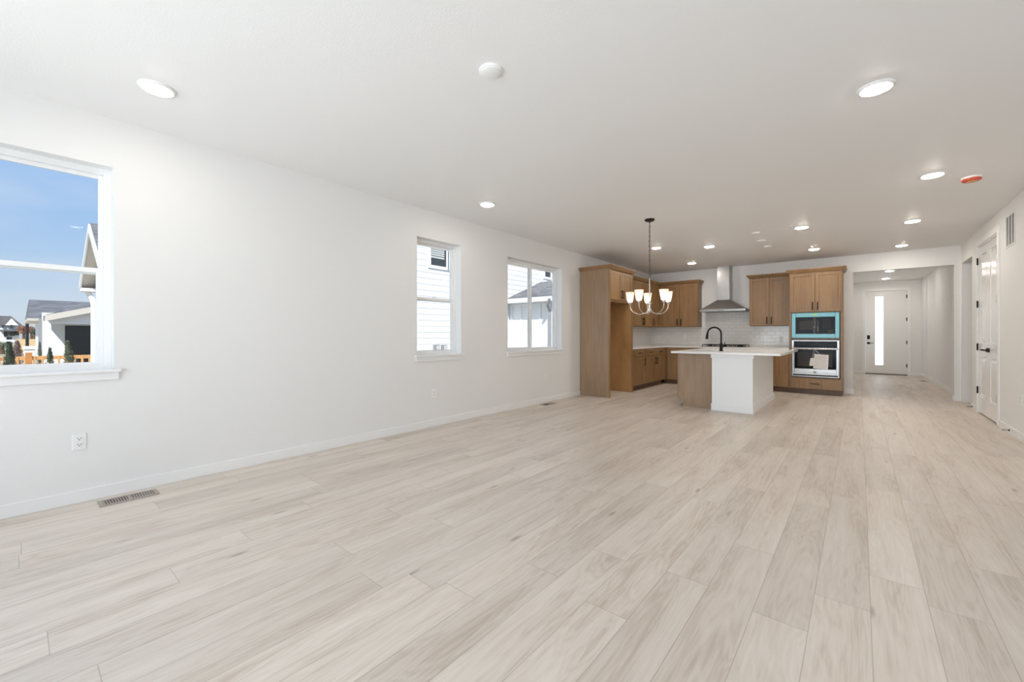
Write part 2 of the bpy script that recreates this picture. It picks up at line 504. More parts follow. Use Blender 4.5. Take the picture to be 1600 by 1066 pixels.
# ---------------------------------------------------------------- dimensions
XL, XR, YB, YREAR, H = -4.18, 1.37, 10.66, -1.9, 2.745
YF = 16.45            # front door wall
TW = 0.20             # wall thickness

# ---------------------------------------------------------------- setting
struct(MB().box(XL - TW, 3.2, YREAR - TW, YF + TW, -0.12, 0.0).build('floor', 'floor_planks'), 'pale greige oak plank floor')
struct(MB().box(XL - TW, 3.4, YREAR - TW - 0.5, YF + TW + 0.4, H, H + 0.25).build('ceiling', 'ceiling_paint'), 'flat white textured ceiling')

def wall_with_holes(name, fr, u0, u1, z0, z1, holes, thick, mat='wall_paint'):
    mb = MB()
    cur = u0
    for (a, b_, c, d) in sorted(holes):
        if a > cur: fr.box(mb, cur, a, z0, z1, -thick, 0)
        if c > z0: fr.box(mb, a, b_, z0, c, -thick, 0)
        if d < z1: fr.box(mb, a, b_, d, z1, -thick, 0)
        cur = b_
    if cur < u1: fr.box(mb, cur, u1, z0, z1, -thick, 0)
    return struct(mb.build(name, mat))
FL = Fr('+x', XL); FR_ = Fr('-x', XR); FB = Fr('-y', YB); FF = Fr('-y', YF); FREAR = Fr('+y', YREAR)
WIN = [(-0.95, 0.467, 0.90, 2.392), (3.18, 3.918, 0.895, 2.388), (4.902, 6.42, 0.885, 2.383)]
wall_with_holes('wall_left', FL, YREAR - TW, YF, 0, H, WIN, TW)
wall_with_holes('wall_right', FR_, YREAR - TW, YB + 0.14, 0, H, [(8.112, 9.298, 0, 2.49), (9.735, 10.60, 0, 2.42)], 0.14)
wall_with_holes('wall_back', FB, XL, XR, 0, H, [(-0.10, 1.285, 0, 2.41)], 0.14)
wall_with_holes('wall_rear', FREAR, XL, XR, 0, H, [(-3.75, 0.75, 0.03, 2.42)], TW)
struct(MB().box(XR + 0.14, 3.2, 10.60, 10.74, 0, H).build('wall_side_passage', 'wall_paint'))
struct(MB().box(3.06, 3.2, 8.2, 10.60, 0, H).build('wall_passage_end', 'wall_paint'))
struct(MB().box(XR + 0.14, 3.06, 9.5, 9.6, 0, H).build('wall_passage_near', 'wall_paint'))
struct(MB().box(XR + 0.14, XR + 0.9, 8.0, 8.08, 0, H).box(XR + 0.86, XR + 0.94, 8.08, 9.5, 0, H).build('wall_closet', 'wall_paint'))
struct(MB().box(1.40, 1.54, YB + 0.14, YF, 0, H).build('wall_hall_right', 'wall_paint'))
struct(MB().box(1.355, 1.40, 15.7, YF, 0, H).build('wall_hall_corner', 'wall_paint'))
struct(MB().box(-0.44, -0.30, YB + 0.14, YF, 0, H).build('wall_hall_left', 'wall_paint'))
wall_with_holes('wall_front', FF, -0.30, 1.40, 0, H, [(0.135, 1.055, 0, 2.465)], 0.14)

# baseboards
BH, BT = 0.088, 0.014
def board(name, *boxes):
    mb = MB()
    for bx in boxes: mb.box(*bx)
    return struct(mb.build(name, 'trim_white', bevel=0.003))
board('baseboard_left', (XL, XL + BT, YREAR, 7.058, 0, BH))
board('baseboard_right', (XR - BT, XR, YREAR, 8.015, 0, BH), (XR - BT, XR, 9.40, 9.735, 0, BH))
board('baseboard_back', (-0.235, -0.10 + BT, YB - BT, YB, 0, BH), (-0.10, -0.10 + BT, YB, YB + 0.14, 0, BH))
board('baseboard_pier', (1.285 - BT, XR, YB - BT, YB, 0, BH), (1.285 - BT, 1.285, YB, YB + 0.14, 0, BH))
board('baseboard_passage', (XR + 0.14, 3.06, 10.60 - BT, 10.60, 0, BH))
board('baseboard_hall', (1.40 - BT, 1.40, YB + 0.14, 15.7, 0, BH), (1.355 - BT, 1.355, 15.7 - BT, YF, 0, BH))
board('baseboard_front', (-0.30, 0.06, YF - BT, YF, 0, BH), (1.13, 1.355 - BT, YF - BT, YF, 0, BH))
board('baseboard_rear', (XL + BT, -3.82, YREAR, YREAR + BT, 0, BH), (0.82, XR - BT, YREAR, YREAR + BT, 0, BH))

# ---------------------------------------------------------------- windows
def window(n, a, b_, z0, z1, style, label):
    gx = XL - 0.105          # inner face of the vinyl unit
    root = thing('window_%d' % n, label, None, (XL, (a + b_) / 2, z0), kind='structure')
    F = Fr('+x', gx)
    mb = MB(); F.frame(mb, a, b_, z0 + 0.018, z1, 0.042, -0.07, 0.0, 0.042)
    F.box(mb, a + 0.042, b_ - 0.042, z0 + 0.018, z0 + 0.03, 0.0, 0.003)
    mb.build('window_frame', 'vinyl', root, bevel=0.003)
    ia, ib, iz0, iz1 = a + 0.042, b_ - 0.042, z0 + 0.038, z1 - 0.042
    if style == 'hung':
        zm = (iz0 + iz1) / 2 - 0.01
        up = F.frame(MB(), ia, ib, zm - 0.02, iz1, 0.026, -0.055, -0.03)
        s = up.build('upper_sash', 'vinyl', root, bevel=0.002)
        F.box(MB(), ia + 0.026, ib - 0.026, zm, iz1 - 0.026, -0.044, -0.040).build('pane', 'window_glass', s)
        lo = F.frame(MB(), ia, ib, iz0, zm + 0.025, 0.040, -0.028, -0.004, 0.034)
        s = lo.build('lower_sash', 'vinyl', root, bevel=0.002)
        F.box(MB(), ia + 0.040, ib - 0.040, iz0 + 0.034, zm - 0.008, -0.018, -0.014).build('pane', 'window_glass', s)
        F.box(MB(), (ia + ib) / 2 - 0.03, (ia + ib) / 2 + 0.03, zm + 0.025, zm + 0.036, -0.026, -0.006).build('sash_lock', 'vinyl', s, bevel=0.002)
    else:
        ym = (ia + ib) / 2 - 0.03
        f_ = F.frame(MB(), ym - 0.03, ib, iz0, iz1, 0.032, -0.055, -0.03)
        s = f_.build('fixed_sash', 'vinyl', root, bevel=0.002)
        F.box(MB(), ym, ib - 0.032, iz0 + 0.032, iz1 - 0.032, -0.044, -0.040).build('pane', 'window_glass', s)
        f_ = F.frame(MB(), ia, ym + 0.03, iz0, iz1, 0.042, -0.028, -0.004)
        s = f_.build('sliding_sash', 'vinyl', root, bevel=0.002)
        F.box(MB(), ia + 0.042, ym - 0.012, iz0 + 0.042, iz1 - 0.042, -0.018, -0.014).build('pane', 'window_glass', s)
    FL.box(MB(), a + 0.001, b_ - 0.001, z0 + 0.0005, z0 + 0.019, -0.105, 0.0).box(XL + 0.0, XL + 0.032, a - 0.035, b_ + 0.038, z0 + 0.0005, z0 + 0.019).build('window_stool', 'trim_white', root, bevel=0.003)
    FL.box(MB(), a - 0.02, b_ + 0.028, z0 - 0.055, z0, 0.0, 0.015).build('window_apron', 'trim_white', root, bevel=0.002)
window(1, *WIN[0], 'hung', 'large window at the left with blue sky')
window(2, *WIN[1], 'hung', 'narrow upright window in the left wall')
window(3, *WIN[2], 'slide', 'wider sliding window before the kitchen')
# rear patio door (behind the camera, where the sky and added daylight enters)
root = thing('door_1', 'wide glazed patio door in the rear wall', None, (-1.5, YREAR, 0.03), kind='structure')
mb = MB(); FREAR.frame(mb, -3.75, 0.75, 0.03, 2.42, 0.06, -0.14, -0.04)
for u in (-2.25, -0.75): FREAR.box(mb, u - 0.05, u + 0.05, 0.09, 2.36, -0.14, -0.04)
mb.build('door_frame', 'vinyl', root, bevel=0.003)
for u in (-3.69, -2.2, -0.70):
    FREAR.box(MB(), u, u + (1.39 if u != -2.2 else 1.40), 0.09, 2.36, -0.095, -0.09).build('pane', 'window_glass', root)

# ---------------------------------------------------------------- front door
def casing(fr, root, u0, u1, z1, w, mat='trim_white', reveal=0.0):
    mb = MB()
    fr.box(mb, u0 - w, u0, 0, z1 + w, 0, 0.016); fr.box(mb, u1, u1 + w, 0, z1 + w, 0, 0.016)
    fr.box(mb, u0, u1, z1, z1 + w, 0, 0.016)
    mb.build('casing', mat, root, bevel=0.003)
def lever(fr, root, u, z, d0, dirn, plate=0.032):
    mb = MB()
    c = fr.pt(u, d0, z)
    pr = [(0, 0.0), (plate, 0.0), (plate, 0.008), (0.012, 0.012), (0.012, 0.045), (0, 0.045)]
    ax = 'x' if fr.f in ('+x', '-x') else 'y'
    sgn = 1 if fr.f[0] == '+' else -1
    mb.lathe([(r, h * sgn) for r, h in pr], c, 20, ax)
    mb.tube([fr.pt(u, d0 + 0.045, z), fr.pt(u + dirn * 0.03, d0 + 0.05, z), fr.pt(u + dirn * 0.115, d0 + 0.05, z)], [0.010, 0.010, 0.008], 8)
    return mb.build('lever_handle', 'black_metal', root, smooth=True)
def hinge(fr, root, u, z, d):
    mb = MB(); fr.box(mb, u - 0.018, u + 0.018, z - 0.05, z + 0.05, d - 0.004, d + 0.002)
    mb.tube([fr.pt(u, d + 0.006, z - 0.052), fr.pt(u, d + 0.006, z + 0.052)], 0.0075, 8)
    mb.build('hinge', 'black_metal', root)
root = thing('door_2', 'white front door with a tall frosted slit window', None, (0.595, YF, 0), kind='structure')
casing(FF, root, 0.135, 1.055, 2.465, 0.075)
mb = MB(); D0, D1 = -0.075, -0.03
g0, g1, gz0, gz1 = 0.352, 0.545, 0.27, 2.315
FF.box(mb, 0.14, g0, 0.02, 2.46, D0, D1); FF.box(mb, g1, 1.05, 0.02, 2.46, D0, D1)
FF.box(mb, g0, g1, 0.02, gz0, D0, D1); FF.box(mb, g0, g1, gz1, 2.46, D0, D1)
slab = mb.build('door_slab', 'door_white', root)
FF.frame(MB(), g0 - 0.012, g1 + 0.012, gz0 - 0.012, gz1 + 0.012, 0.014, -0.03, -0.022).build('glass_stop', 'trim_white', slab)
FF.box(MB(), g0, g1, gz0, gz1, -0.056, -0.050).build('frosted_pane', 'frosted_glass', slab)
FF.box(MB(), 0.135, 1.055, 0.0, 0.022, -0.10, -0.004).build('threshold', 'bronze', root)
lk = FF.box(MB(), 0.174, 0.240, 1.04, 1.16, -0.03, -0.008).build('keypad_deadbolt', 'black_metal', slab, bevel=0.008)
mb = MB(); FF.box(mb, 0.176, 0.238, 0.892, 0.954, -0.03, -0.018)
mb.tube([FF.pt(0.207, -0.018, 0.923), FF.pt(0.207, 0.03, 0.923)], 0.012, 10)
mb.tube([FF.pt(0.207, 0.03, 0.923), FF.pt(0.315, 0.03, 0.923)], 0.009, 10)
mb.build('lever_handle', 'black_metal', slab)
for z in (2.28, 1.62, 0.95, 0.28): hinge(FF, root, 1.05, z, -0.028)

# ---------------------------------------------------------------- closet double door
root = thing('door_3', 'white double closet door with black levers', None, (XR, 8.70, 0), kind='structure')
casing(FR_, root, 8.112, 9.298, 2.49, 0.09)
mb = MB(); FR_.frame(mb, 8.112, 9.298, -0.1, 2.49, 0.018, -0.14, 0.0)
mb.build('jamb', 'trim_white', root)
def panel_leaf(u0, u1, lev, dirn):
    mb = MB(); d0, d1 = -0.045, -0.006
    s, z0, z1 = 0.105, 0.015, 2.468
    FR_.box(mb, u0, u0 + s, z0, z1, d0, d1); FR_.box(mb, u1 - s, u1, z0, z1, d0, d1)
    for a, c in ((z0, 0.25), (0.84, 1.06), (2.35, z1)): FR_.box(mb, u0 + s, u1 - s, a, c, d0, d1)
    for a, c in ((0.25, 0.84), (1.06, 2.35)):
        FR_.box(mb, u0 + s, u1 - s, a, c, d0, d1 - 0.016)
        # raised field with sloped edges
        e = 0.05
        p = [FR_.pt(u, d1 - 0.016, z) for u, z in ((u0 + s + 0.012, a + 0.012), (u1 - s - 0.012, a + 0.012), (u1 - s - 0.012, c - 0.012), (u0 + s + 0.012, c - 0.012))]
        q = [FR_.pt(u, d1 - 0.004, z) for u, z in ((u0 + s + e, a + e), (u1 - s - e, a + e), (u1 - s - e, c - e), (u0 + s + e, c - e))]
        mb.hexa(p + q)
    leaf = mb.build('door_leaf', 'door_white', root, bevel=0.004)
    lever(FR_, leaf, lev, 0.955, d1, dirn)
    mb = MB(); FR_.box(mb, lev - 0.02, lev + 0.02, 2.466, 2.474, -0.036, -0.012); mb.build('ball_catch', 'black_metal', leaf)
    return leaf
panel_leaf(8.133, 8.703, 8.645, -1)
panel_leaf(8.707, 9.277, 8.765, 1)
for z in (2.27, 1.63, 0.99, 0.345):
    hinge(FR_, root, 9.296, z, 0.004); hinge(FR_, root, 8.116, z, 0.004)

# ---------------------------------------------------------------- kitchen cabinets
def pull(fr, parent, u, z, d, vertical=True, ln=0.155):
    mb = MB(); h = ln / 2
    if vertical:
        fr.box(mb, u - 0.0085, u + 0.0085, z - h, z + h, d + 0.024, d + 0.036)
        for s in (-1, 1): fr.box(mb, u - 0.006, u + 0.006, z + s * (h - 0.016) - 0.006, z + s * (h - 0.016) + 0.006, d, d + 0.026)
    else:
        fr.box(mb, u - h, u + h, z - 0.007, z + 0.007, d + 0.024, d + 0.036)
        for s in (-1, 1): fr.box(mb, u + s * (h - 0.016) - 0.006, u + s * (h - 0.016) + 0.006, z - 0.006, z + 0.006, d, d + 0.026)
    return mb.build('handle', 'black_metal', parent, bevel=0.002)
def shaker(fr, parent, name, u0, u1, z0, z1, d=0.0, rail=0.06, mat='cabinet_wood'):
    mb = MB(); t = 0.02
    fr.frame(mb, u0, u1, z0, z1, rail, d, d + t)
    fr.box(mb, u0 + rail, u1 - rail, z0 + rail, z1 - rail, d, d + t - 0.010)
    return mb.build(name, mat, parent, bevel=0.0025)
def crown(fr, parent, u0, u1, z, depth, e0, e1, h=0.07, out=0.048):
    o0, o1 = (out if e0 else 0), (out if e1 else 0)
    f0, f1 = (0.012 if e0 else 0), (0.012 if e1 else 0)
    mb = MB()
    mb.hexa([fr.pt(u0 - f0, -depth, z), fr.pt(u1 + f1, -depth, z), fr.pt(u1 + f1, 0.032, z), fr.pt(u0 - f0, 0.032, z),
             fr.pt(u0 - o0, -depth, z + h - 0.016), fr.pt(u1 + o1, -depth, z + h - 0.016), fr.pt(u1 + o1, out + 0.02, z + h - 0.016), fr.pt(u0 - o0, out + 0.02, z + h - 0.016)])
    fr.box(mb, u0 - o0 - (0.004 if e0 else 0), u1 + o1 + (0.004 if e1 else 0), z + h - 0.016, z + h, -depth, out + 0.026)
    return mb.build('crown_moulding', 'cabinet_wood', parent, bevel=0.002)
G = 0.003
FXL = Fr('+x', XL + 0.61)        # fronts of the left base run
FXU = Fr('+x', XL + 0.33)        # fronts of the left wall cabinets
FYB = Fr('-y', YB - 0.61)        # fronts of the back base run
FYU = Fr('-y', YB - 0.33)        # fronts of the back wall cabinets
ZU0, ZU1 = 1.362, 2.40

# fridge surround
root = thing('fridge_surround', 'tall wooden fridge enclosure standing empty against the left wall', 'cabinet', (XL + 0.3, 7.6, 0))
MB().box(XL + 0.002, XL + 0.61, 7.06, 7.10, 0.0, 2.40).build('side_panel', 'panel_wood_daylit', root, bevel=0.002)
tag(MB().box(XL + 0.002, XL + 0.61, 8.06, 8.10, 0.0, 2.40).build('side_panel', 'plywood', root, bevel=0.002), 'orange plywood inner side panel')
MB().box(XL + 0.61, XL + 0.63, 8.058, 8.102, 0.0, 2.40).build('edge_strip', 'cabinet_wood', root, bevel=0.002)
MB().box(XL + 0.61, XL + 0.63, 7.058, 7.102, 0.0, 2.40).build('edge_strip', 'cabinet_wood', root, bevel=0.002)
MB().box(XL + 0.002, XL + 0.61, 7.10, 8.06, 1.80, 2.40).build('carcass', 'cabinet_wood', root)
for u0, u1, hu in ((7.112, 7.578, 7.545), (7.584, 8.05, 7.617)):
    d = shaker(FXL, root, 'door', u0, u1, 1.835, 2.385)
    pull(FXL, d, hu, 1.95, 0.02)
crown(FXL, root, 7.06, 8.10, 2.40, 0.607, True, True)

def base_unit(label, fr, u0, u1, doors, drawers, depth=0.606, kick_u=None, extra=()):
    c = fr.pt((u0 + u1) / 2, -depth / 2, 0)
    root = thing('base_cabinet', label, 'cabinet', c)
    mb = MB(); fr.box(mb, u0, u1, 0.105, 0.872, -depth, 0); mb.build('carcass', 'cabinet_wood', root)
    ku0, ku1 = kick_u or (u0, u1)
    fr.box(MB(), ku0, ku1, 0.0, 0.105, -depth, -0.07).build('toe_kick', 'kick_wood', root)
    for (a, b_, z0, z1, hu) in doors:
        d = shaker(fr, root, 'door', a + G, b_ - G, z0, z1)
        if hu is not None: pull(fr, d, hu, z1 - 0.11, 0.02)
    for (a, b_, z0, z1) in drawers:
        mb = MB(); fr.box(mb, a + G, b_ - G, z0, z1, 0, 0.02)
        d = mb.build('drawer', 'cabinet_wood', root, bevel=0.003)
        pull(fr, d, (a + b_) / 2, (z0 + z1) / 2, 0.02, False)
    return root
DZ = (0.115, 0.70); WZ = (0.708, 0.862)
base_unit('lower cabinet beside the fridge enclosure, one door under one drawer', FXL, 8.104, 8.74,
          [(8.12, 8.735, *DZ, 8.685)], [(8.12, 8.735, *WZ)])
base_unit('lower cabinet by the inner corner, paired doors under two drawers', FXL, 8.744, 9.96,
          [(8.75, 9.33, *DZ, 9.285), (9.33, 9.955, *DZ, 9.375)], [(8.75, 9.33, *WZ), (9.33, 9.955, *WZ)])
# corner + back run
base_unit('lower cabinet in the inner corner left of the cooktop', FYB, -4.176, -2.83,
          [(-3.52, -2.84, *DZ, -2.90)], [(-3.52, -2.84, *WZ)], kick_u=(-3.64, -2.83))
base_unit('lower cabinet under the gas cooktop behind the island', FYB, -2.826, -1.85,
          [(-2.82, -2.34, *DZ, -2.385), (-2.34, -1.855, *DZ, -2.295)], [(-2.82, -1.855, *WZ)])
base_unit('lower cabinet between the island and the oven tower', FYB, -1.846, -1.094,
          [(-1.84, -1.10, 0.115, 0.862, -1.79)], [])

# worktop along the two walls
mb = MB()
mb.box(XL + 0.001, XL + 0.64, 8.104, YB - 0.001, 0.8725, 0.904)
mb.box(XL + 0.64, -1.094, YB - 0.64, YB - 0.001, 0.8725, 0.904)
tag(mb.build('worktop', 'quartz', loc=(XL + 0.3, 9.5, 0.873)), 'white worktop running around the kitchen corner', 'worktop')

# wall cabinets
def wall_unit(label, fr, u0, u1, doors, e0, e1, depth=0.328, crown_=(None, None)):
    root = thing('wall_cabinet', label, 'cabinet', fr.pt((u0 + u1) / 2, -depth / 2, ZU0))
    fr.box(MB(), u0, u1, ZU0, ZU1, -depth, 0).build('carcass', 'cabinet_wood', root, bevel=0.002)
    for (a, b_, hu) in doors:
        d = shaker(fr, root, 'door', a + G, b_ - G, ZU0 + 0.012, ZU1 - 0.012)
        if hu is not None: pull(fr, d, hu, ZU0 + 0.115, 0.02)
    c0, c1 = crown_
    crown(fr, root, u0 if c0 is None else c0, u1 if c1 is None else c1, ZU1, depth, e0, e1, h=0.066)
    return root
wall_unit('upper cabinet tucked behind the fridge enclosure', FXU, 8.104, 8.735, [(8.11, 8.73, 8.165)], False, False, crown_=(8.176, None))
wall_unit('upper paired-door cabinet on the left wall behind the chandelier', FXU, 8.739, 9.83, [(8.745, 9.285, 9.245), (9.285, 9.825, 9.325)], False, False)
wall_unit('upper corner cabinet with a single door on the left wall', FXU, 9.834, 10.658, [(9.84, 10.30, 9.885)], False, False, crown_=(None, 10.33))
wall_unit('upper paired-door cabinet on the back wall left of the hood', FYU, -3.846, -2.925, [(-3.735, -3.345, -3.39), (-3.345, -2.935, -3.30)], False, True, crown_=(-3.846, None))
wall_unit('upper paired-door cabinet between the hood and the oven tower', FYU, -1.852, -1.094, [(-1.845, -1.475, -1.515), (-1.475, -1.105, -1.435)], True, False)

# oven tower
TX0, TX1 = -1.09, -0.242
root = thing('oven_tower', 'tall wooden cabinet holding the microwave and wall oven', 'cabinet', ((TX0 + TX1) / 2, YB - 0.3, 0))
mb = MB()
FYB.box(mb, TX0, TX0 + 0.02, 0.105, 2.40, -0.606, 0); FYB.box(mb, TX1 - 0.02, TX1, 0.105, 2.40, -0.606, 0)
FYB.box(mb, TX0 + 0.02, TX1 - 0.02, 0.105, 2.40, -0.606, -0.58)
for z0, z1 in ((0.105, 0.33), (1.075, 1.105), (1.605, 2.40)): FYB.box(mb, TX0 + 0.02, TX1 - 0.02, z0, z1, -0.58, 0)
mb.build('carcass', 'cabinet_wood', root)
FYB.frame(MB(), TX0, TX1, 0.105, 2.40, 0.038, 0.0, 0.018).build('face_frame', 'cabinet_wood', root, bevel=0.002)
FYB.box(MB(), TX0, TX1, 0.0, 0.105, -0.606, -0.07).build('toe_kick', 'kick_wood', root)
MID = (TX0 + TX1) / 2
for a, b_, hu in ((TX0 + 0.012, MID - 0.003, MID - 0.04), (MID + 0.003, TX1 - 0.012, MID + 0.04)):
    d = shaker(FYB, root, 'door', a, b_, 1.622, 2.385, 0.018)
    pull(FYB, d, hu, 1.735, 0.038)
d = FYB.box(MB(), TX0 + 0.012, TX1 - 0.012, 0.112, 0.315, 0.018, 0.038).build('drawer', 'cabinet_wood', root, bevel=0.003)
pull(FYB, d, MID, 0.215, 0.038, False, 0.15)
crown(FYB, root, TX0, TX1, 2.40, 0.606, True, True)

# microwave
Fm = Fr('-y', YB - 0.61 - 0.019)
mw0, mw1 = -1.046, -0.290
root = thing('microwave', 'built-in microwave still in turquoise protective film', 'microwave', (MID, YB - 0.6, 1.117))
FYB.box(MB(), mw0 + 0.02, mw1 - 0.02, 1.12, 1.59, -0.45, 0.018).build('body', 'gutter_grey', root)
tag(Fm.frame(MB(), mw0, mw1, 1.108, 1.600, 0.066, 0.001, 0.022, 0.082).build('trim_frame', 'film_teal', root, bevel=0.004), 'turquoise film over the trim frame')
mwd = Fm.box(MB(), mw0 + 0.066, mw0 + 0.46, 1.19, 1.518, 0.001, 0.016).build('door', 'black_glass', root, bevel=0.002)
Fm.box(MB(), mw0 + 0.13, mw0 + 0.40, 1.27, 1.445, 0.016, 0.018).build('window', 'smoke_glass', mwd)
cp = Fm.box(MB(), mw0 + 0.463, mw1 - 0.066, 1.19, 1.518, 0.001, 0.016).build('control_panel', 'black_glass', root, bevel=0.002)
for r in range(5):
    for c in range(3): Fm.box(MB(), mw0 + 0.50 + c * 0.045, mw0 + 0.53 + c * 0.045, 1.31 + r * 0.035, 1.325 + r * 0.035, 0.016, 0.0172).build('key', 'smoke_glass', cp)
Fm.box(MB(), mw0 + 0.575, mw1 - 0.09, 1.20, 1.265, 0.016, 0.018).build('open_button', 'slot_dark', cp)
Fm.box(MB(), MID - 0.026, MID + 0.026, 1.548, 1.582, 0.022, 0.0235).build('sticker', 'sticker_green', root)
mb = MB()
for (ua, ub, za, zb, jit) in ((-0.022, 0.008, 1.19, 1.512, 0.010), (0.032, 0.062, 1.22, 1.45, 0.006)):
    prev = None
    for k in range(13):
        z = za + (zb - za) * k / 12
        w = jit * math.sin(k * 2.3)
        row_ = [mb.bm.verts.new(Fm.pt(MID + ua + w, 0.019 + 0.004 * math.sin(k * 1.7), z)), mb.bm.verts.new(Fm.pt(MID + ub + w * 0.5, 0.021 + 0.004 * math.cos(k * 2.9), z))]
        if prev: mb.bm.faces.new([prev[0], prev[1], row_[1], row_[0]])
        prev = row_
mb.build('packing_tape', 'clear_tape', root)

# wall oven
root = thing('wall_oven', 'stainless wall oven with black glass below the microwave', 'oven', (MID, YB - 0.6, 0.345))
FYB.box(MB(), mw0 + 0.02, mw1 - 0.02, 0.345, 1.06, -0.50, 0.018).build('body', 'gutter_grey', root)
Fm.frame(MB(), mw0 + 0.002, mw1 - 0.002, 0.345, 1.065, 0.034, 0.001, 0.012, 0.02).build('frame', 'steel', root, bevel=0.002)
cp = Fm.box(MB(), mw0 + 0.036, mw1 - 0.036, 0.925, 1.045, 0.001, 0.02).build('control_panel', 'black_glass', root, bevel=0.003)
for k in range(9): Fm.box(MB(), MID - 0.06 + k * 0.045, MID - 0.04 + k * 0.045, 0.965 + 0.012 * (k % 3), 0.985 + 0.012 * (k % 3), 0.02, 0.0212).build('touch_key', 'smoke_glass', cp)
for k in range(3): Fm.box(MB(), mw0 + 0.07 + k * 0.035, mw0 + 0.088 + k * 0.035, 0.965, 0.972, 0.02, 0.0212).build('touch_key', 'smoke_glass', cp)
mb = MB(); Fm.frame(mb, mw0 + 0.012, mw1 - 0.012, 0.392, 0.917, 0.036, 0.012, 0.04)
Fm.box(mb, mw0 + 0.048, mw1 - 0.048, 0.428, 0.505, 0.012, 0.04)
dr = mb.build('door', 'steel', root, bevel=0.003)
Fm.box(MB(), mw0 + 0.048, mw1 - 0.048, 0.505, 0.881, 0.012, 0.036).build('glass', 'black_glass', dr)
Fm.box(MB(), mw0 + 0.10, mw1 - 0.11, 0.55, 0.82, 0.036, 0.0372).build('window', 'smoke_glass', dr)
mb = MB(); mb.tube([Fm.pt(mw0 + 0.02, 0.085, 0.898), Fm.pt(mw1 - 0.02, 0.085, 0.898)], 0.014, 12)
for u in (mw0 + 0.06, mw1 - 0.06): mb.tube([Fm.pt(u, 0.036, 0.898), Fm.pt(u, 0.085, 0.898)], 0.011, 8)
mb.build('handle', 'nickel', dr, smooth=True)
Fm.box(MB(), mw0 + 0.02, mw1 - 0.02, 0.366, 0.390, 0.002, 0.02).build('vent_slot', 'slot_dark', root)
# round emblem on the lower strip: ring with two looping strokes
mb = MB(); c = Fm.pt(MID, 0.040, 0.442)
mb.lathe([(0, 0), (0.029, 0), (0.029, -0.002), (0, -0.002)], c, 28, 'y')
bd = mb.build('emblem_plate', 'plastic_white', dr)
mb = MB()
def loop(cu, cz, ru, rz, a0, a1, r=0.0016):
    mb.tube([Fm.pt(MID + cu + ru * math.cos(a0 + (a1 - a0) * k / 16), 0.0425, 0.442 + cz + rz * math.sin(a0 + (a1 - a0) * k / 16)) for k in range(17)], r, 6)
loop(0, 0, 0.020, 0.020, 0, 2 * math.pi, 0.0022)
loop(-0.006, 0.003, 0.006, 0.009, 0.3, 5.6); loop(-0.003, -0.005, 0.005, 0.006, -2.6, 1.2)
loop(0.006, 0.004, 0.005, 0.006, 0.2, 4.2); loop(0.006, -0.005, 0.006, 0.006, 2.2, -2.6)
mb.build('emblem', 'smoke_glass', bd)

# papers hanging on the oven handle
def paper(name, label, u0, u1, z0, z1, d, tilt, lines):
    root = thing(name, label, 'paper', Fm.pt((u0 + u1) / 2, d, z0))
    mb = MB(); t = tilt * (u1 - u0)
    mb.hexa([Fm.pt(u0 - 0.02, d, z0 + t), Fm.pt(u1 - 0.012, d, z0), Fm.pt(u1 - 0.012, d + 0.0015, z0), Fm.pt(u0 - 0.02, d + 0.0015, z0 + t),
             Fm.pt(u0, d, z1 + t), Fm.pt(u1, d, z1), Fm.pt(u1, d + 0.0015, z1), Fm.pt(u0, d + 0.0015, z1 + t)])
    mb.build('sheet', 'paper', root)
    mb = MB()
    for k in range(lines):
        f_ = (k + 0.8) / (lines + 0.6)
        z = z1 - 0.02 - (z1 - z0 - 0.035) * f_; s = -0.02 * f_
        a, b_ = u0 + 0.014 + s, u1 - 0.016 - (0.03 if k % 4 == 3 else 0) + s * 0.6
        mb.hexa([Fm.pt(a, d + 0.0014, z + t * 0.9), Fm.pt(b_, d + 0.0014, z + t * 0.1), Fm.pt(b_, d + 0.002, z + t * 0.1), Fm.pt(a, d + 0.002, z + t * 0.9),
                 Fm.pt(a, d + 0.0014, z + t * 0.9 + 0.004), Fm.pt(b_, d + 0.0014, z + t * 0.1 + 0.004), Fm.pt(b_, d + 0.002, z + t * 0.1 + 0.004), Fm.pt(a, d + 0.002, z + t * 0.1 * 9 + 0.004)])
    mb.build('print_lines', 'print_grey', root)
    mb = MB(); um = (u0 + u1) / 2
    mb.tube([Fm.pt(um - 0.02, d + 0.0008, z1 - 0.012), Fm.pt(MID - 0.01, 0.103, 0.900), Fm.pt(MID + 0.004, 0.085, 0.9165), Fm.pt(MID + 0.01, d, 0.88), Fm.pt(um - 0.015, d, z1 - 0.012)], 0.0016, 6)
    mb.build('string', 'plastic_white', root)
paper('paper_tag', 'large tilted printed paper tag hanging on the oven door', -0.672, -0.452, 0.505, 0.785, 0.052, 0.06, 12)
paper('paper_tag', 'small narrow white tag half behind the larger oven tag', -0.735, -0.64, 0.565, 0.715, 0.041, 0.03, 4)

# range hood
root = thing('range_hood', 'stainless chimney hood on the back wall over the cooktop', 'range hood', (-2.385, YB, 1.70))
hx0, hx1, hyf = -2.835, -1.895, YB - 0.50
MB().box(hx0, hx1, hyf, YB - 0.002, 1.70, 1.745).build('rim', 'steel', root, bevel=0.002)
cx0, cx1, cyf = -2.52, -2.255, YB - 0.30
MB().hexa([(hx0, hyf, 1.745), (hx1, hyf, 1.745), (hx1, YB - 0.002, 1.745), (hx0, YB - 0.002, 1.745),
           (cx0, cyf, 1.965), (cx1, cyf, 1.965), (cx1, YB - 0.002, 1.965), (cx0, YB - 0.002, 1.965)]).build('canopy', 'steel', root)
MB().box(cx0, cx1, cyf, YB - 0.002, 1.965, 2.36).build('chimney', 'steel', root, bevel=0.002)
MB().box(cx0 + 0.006, cx1 - 0.006, cyf + 0.006, YB - 0.002, 2.36, H - 0.001).build('upper_chimney', 'steel', root, bevel=0.002)
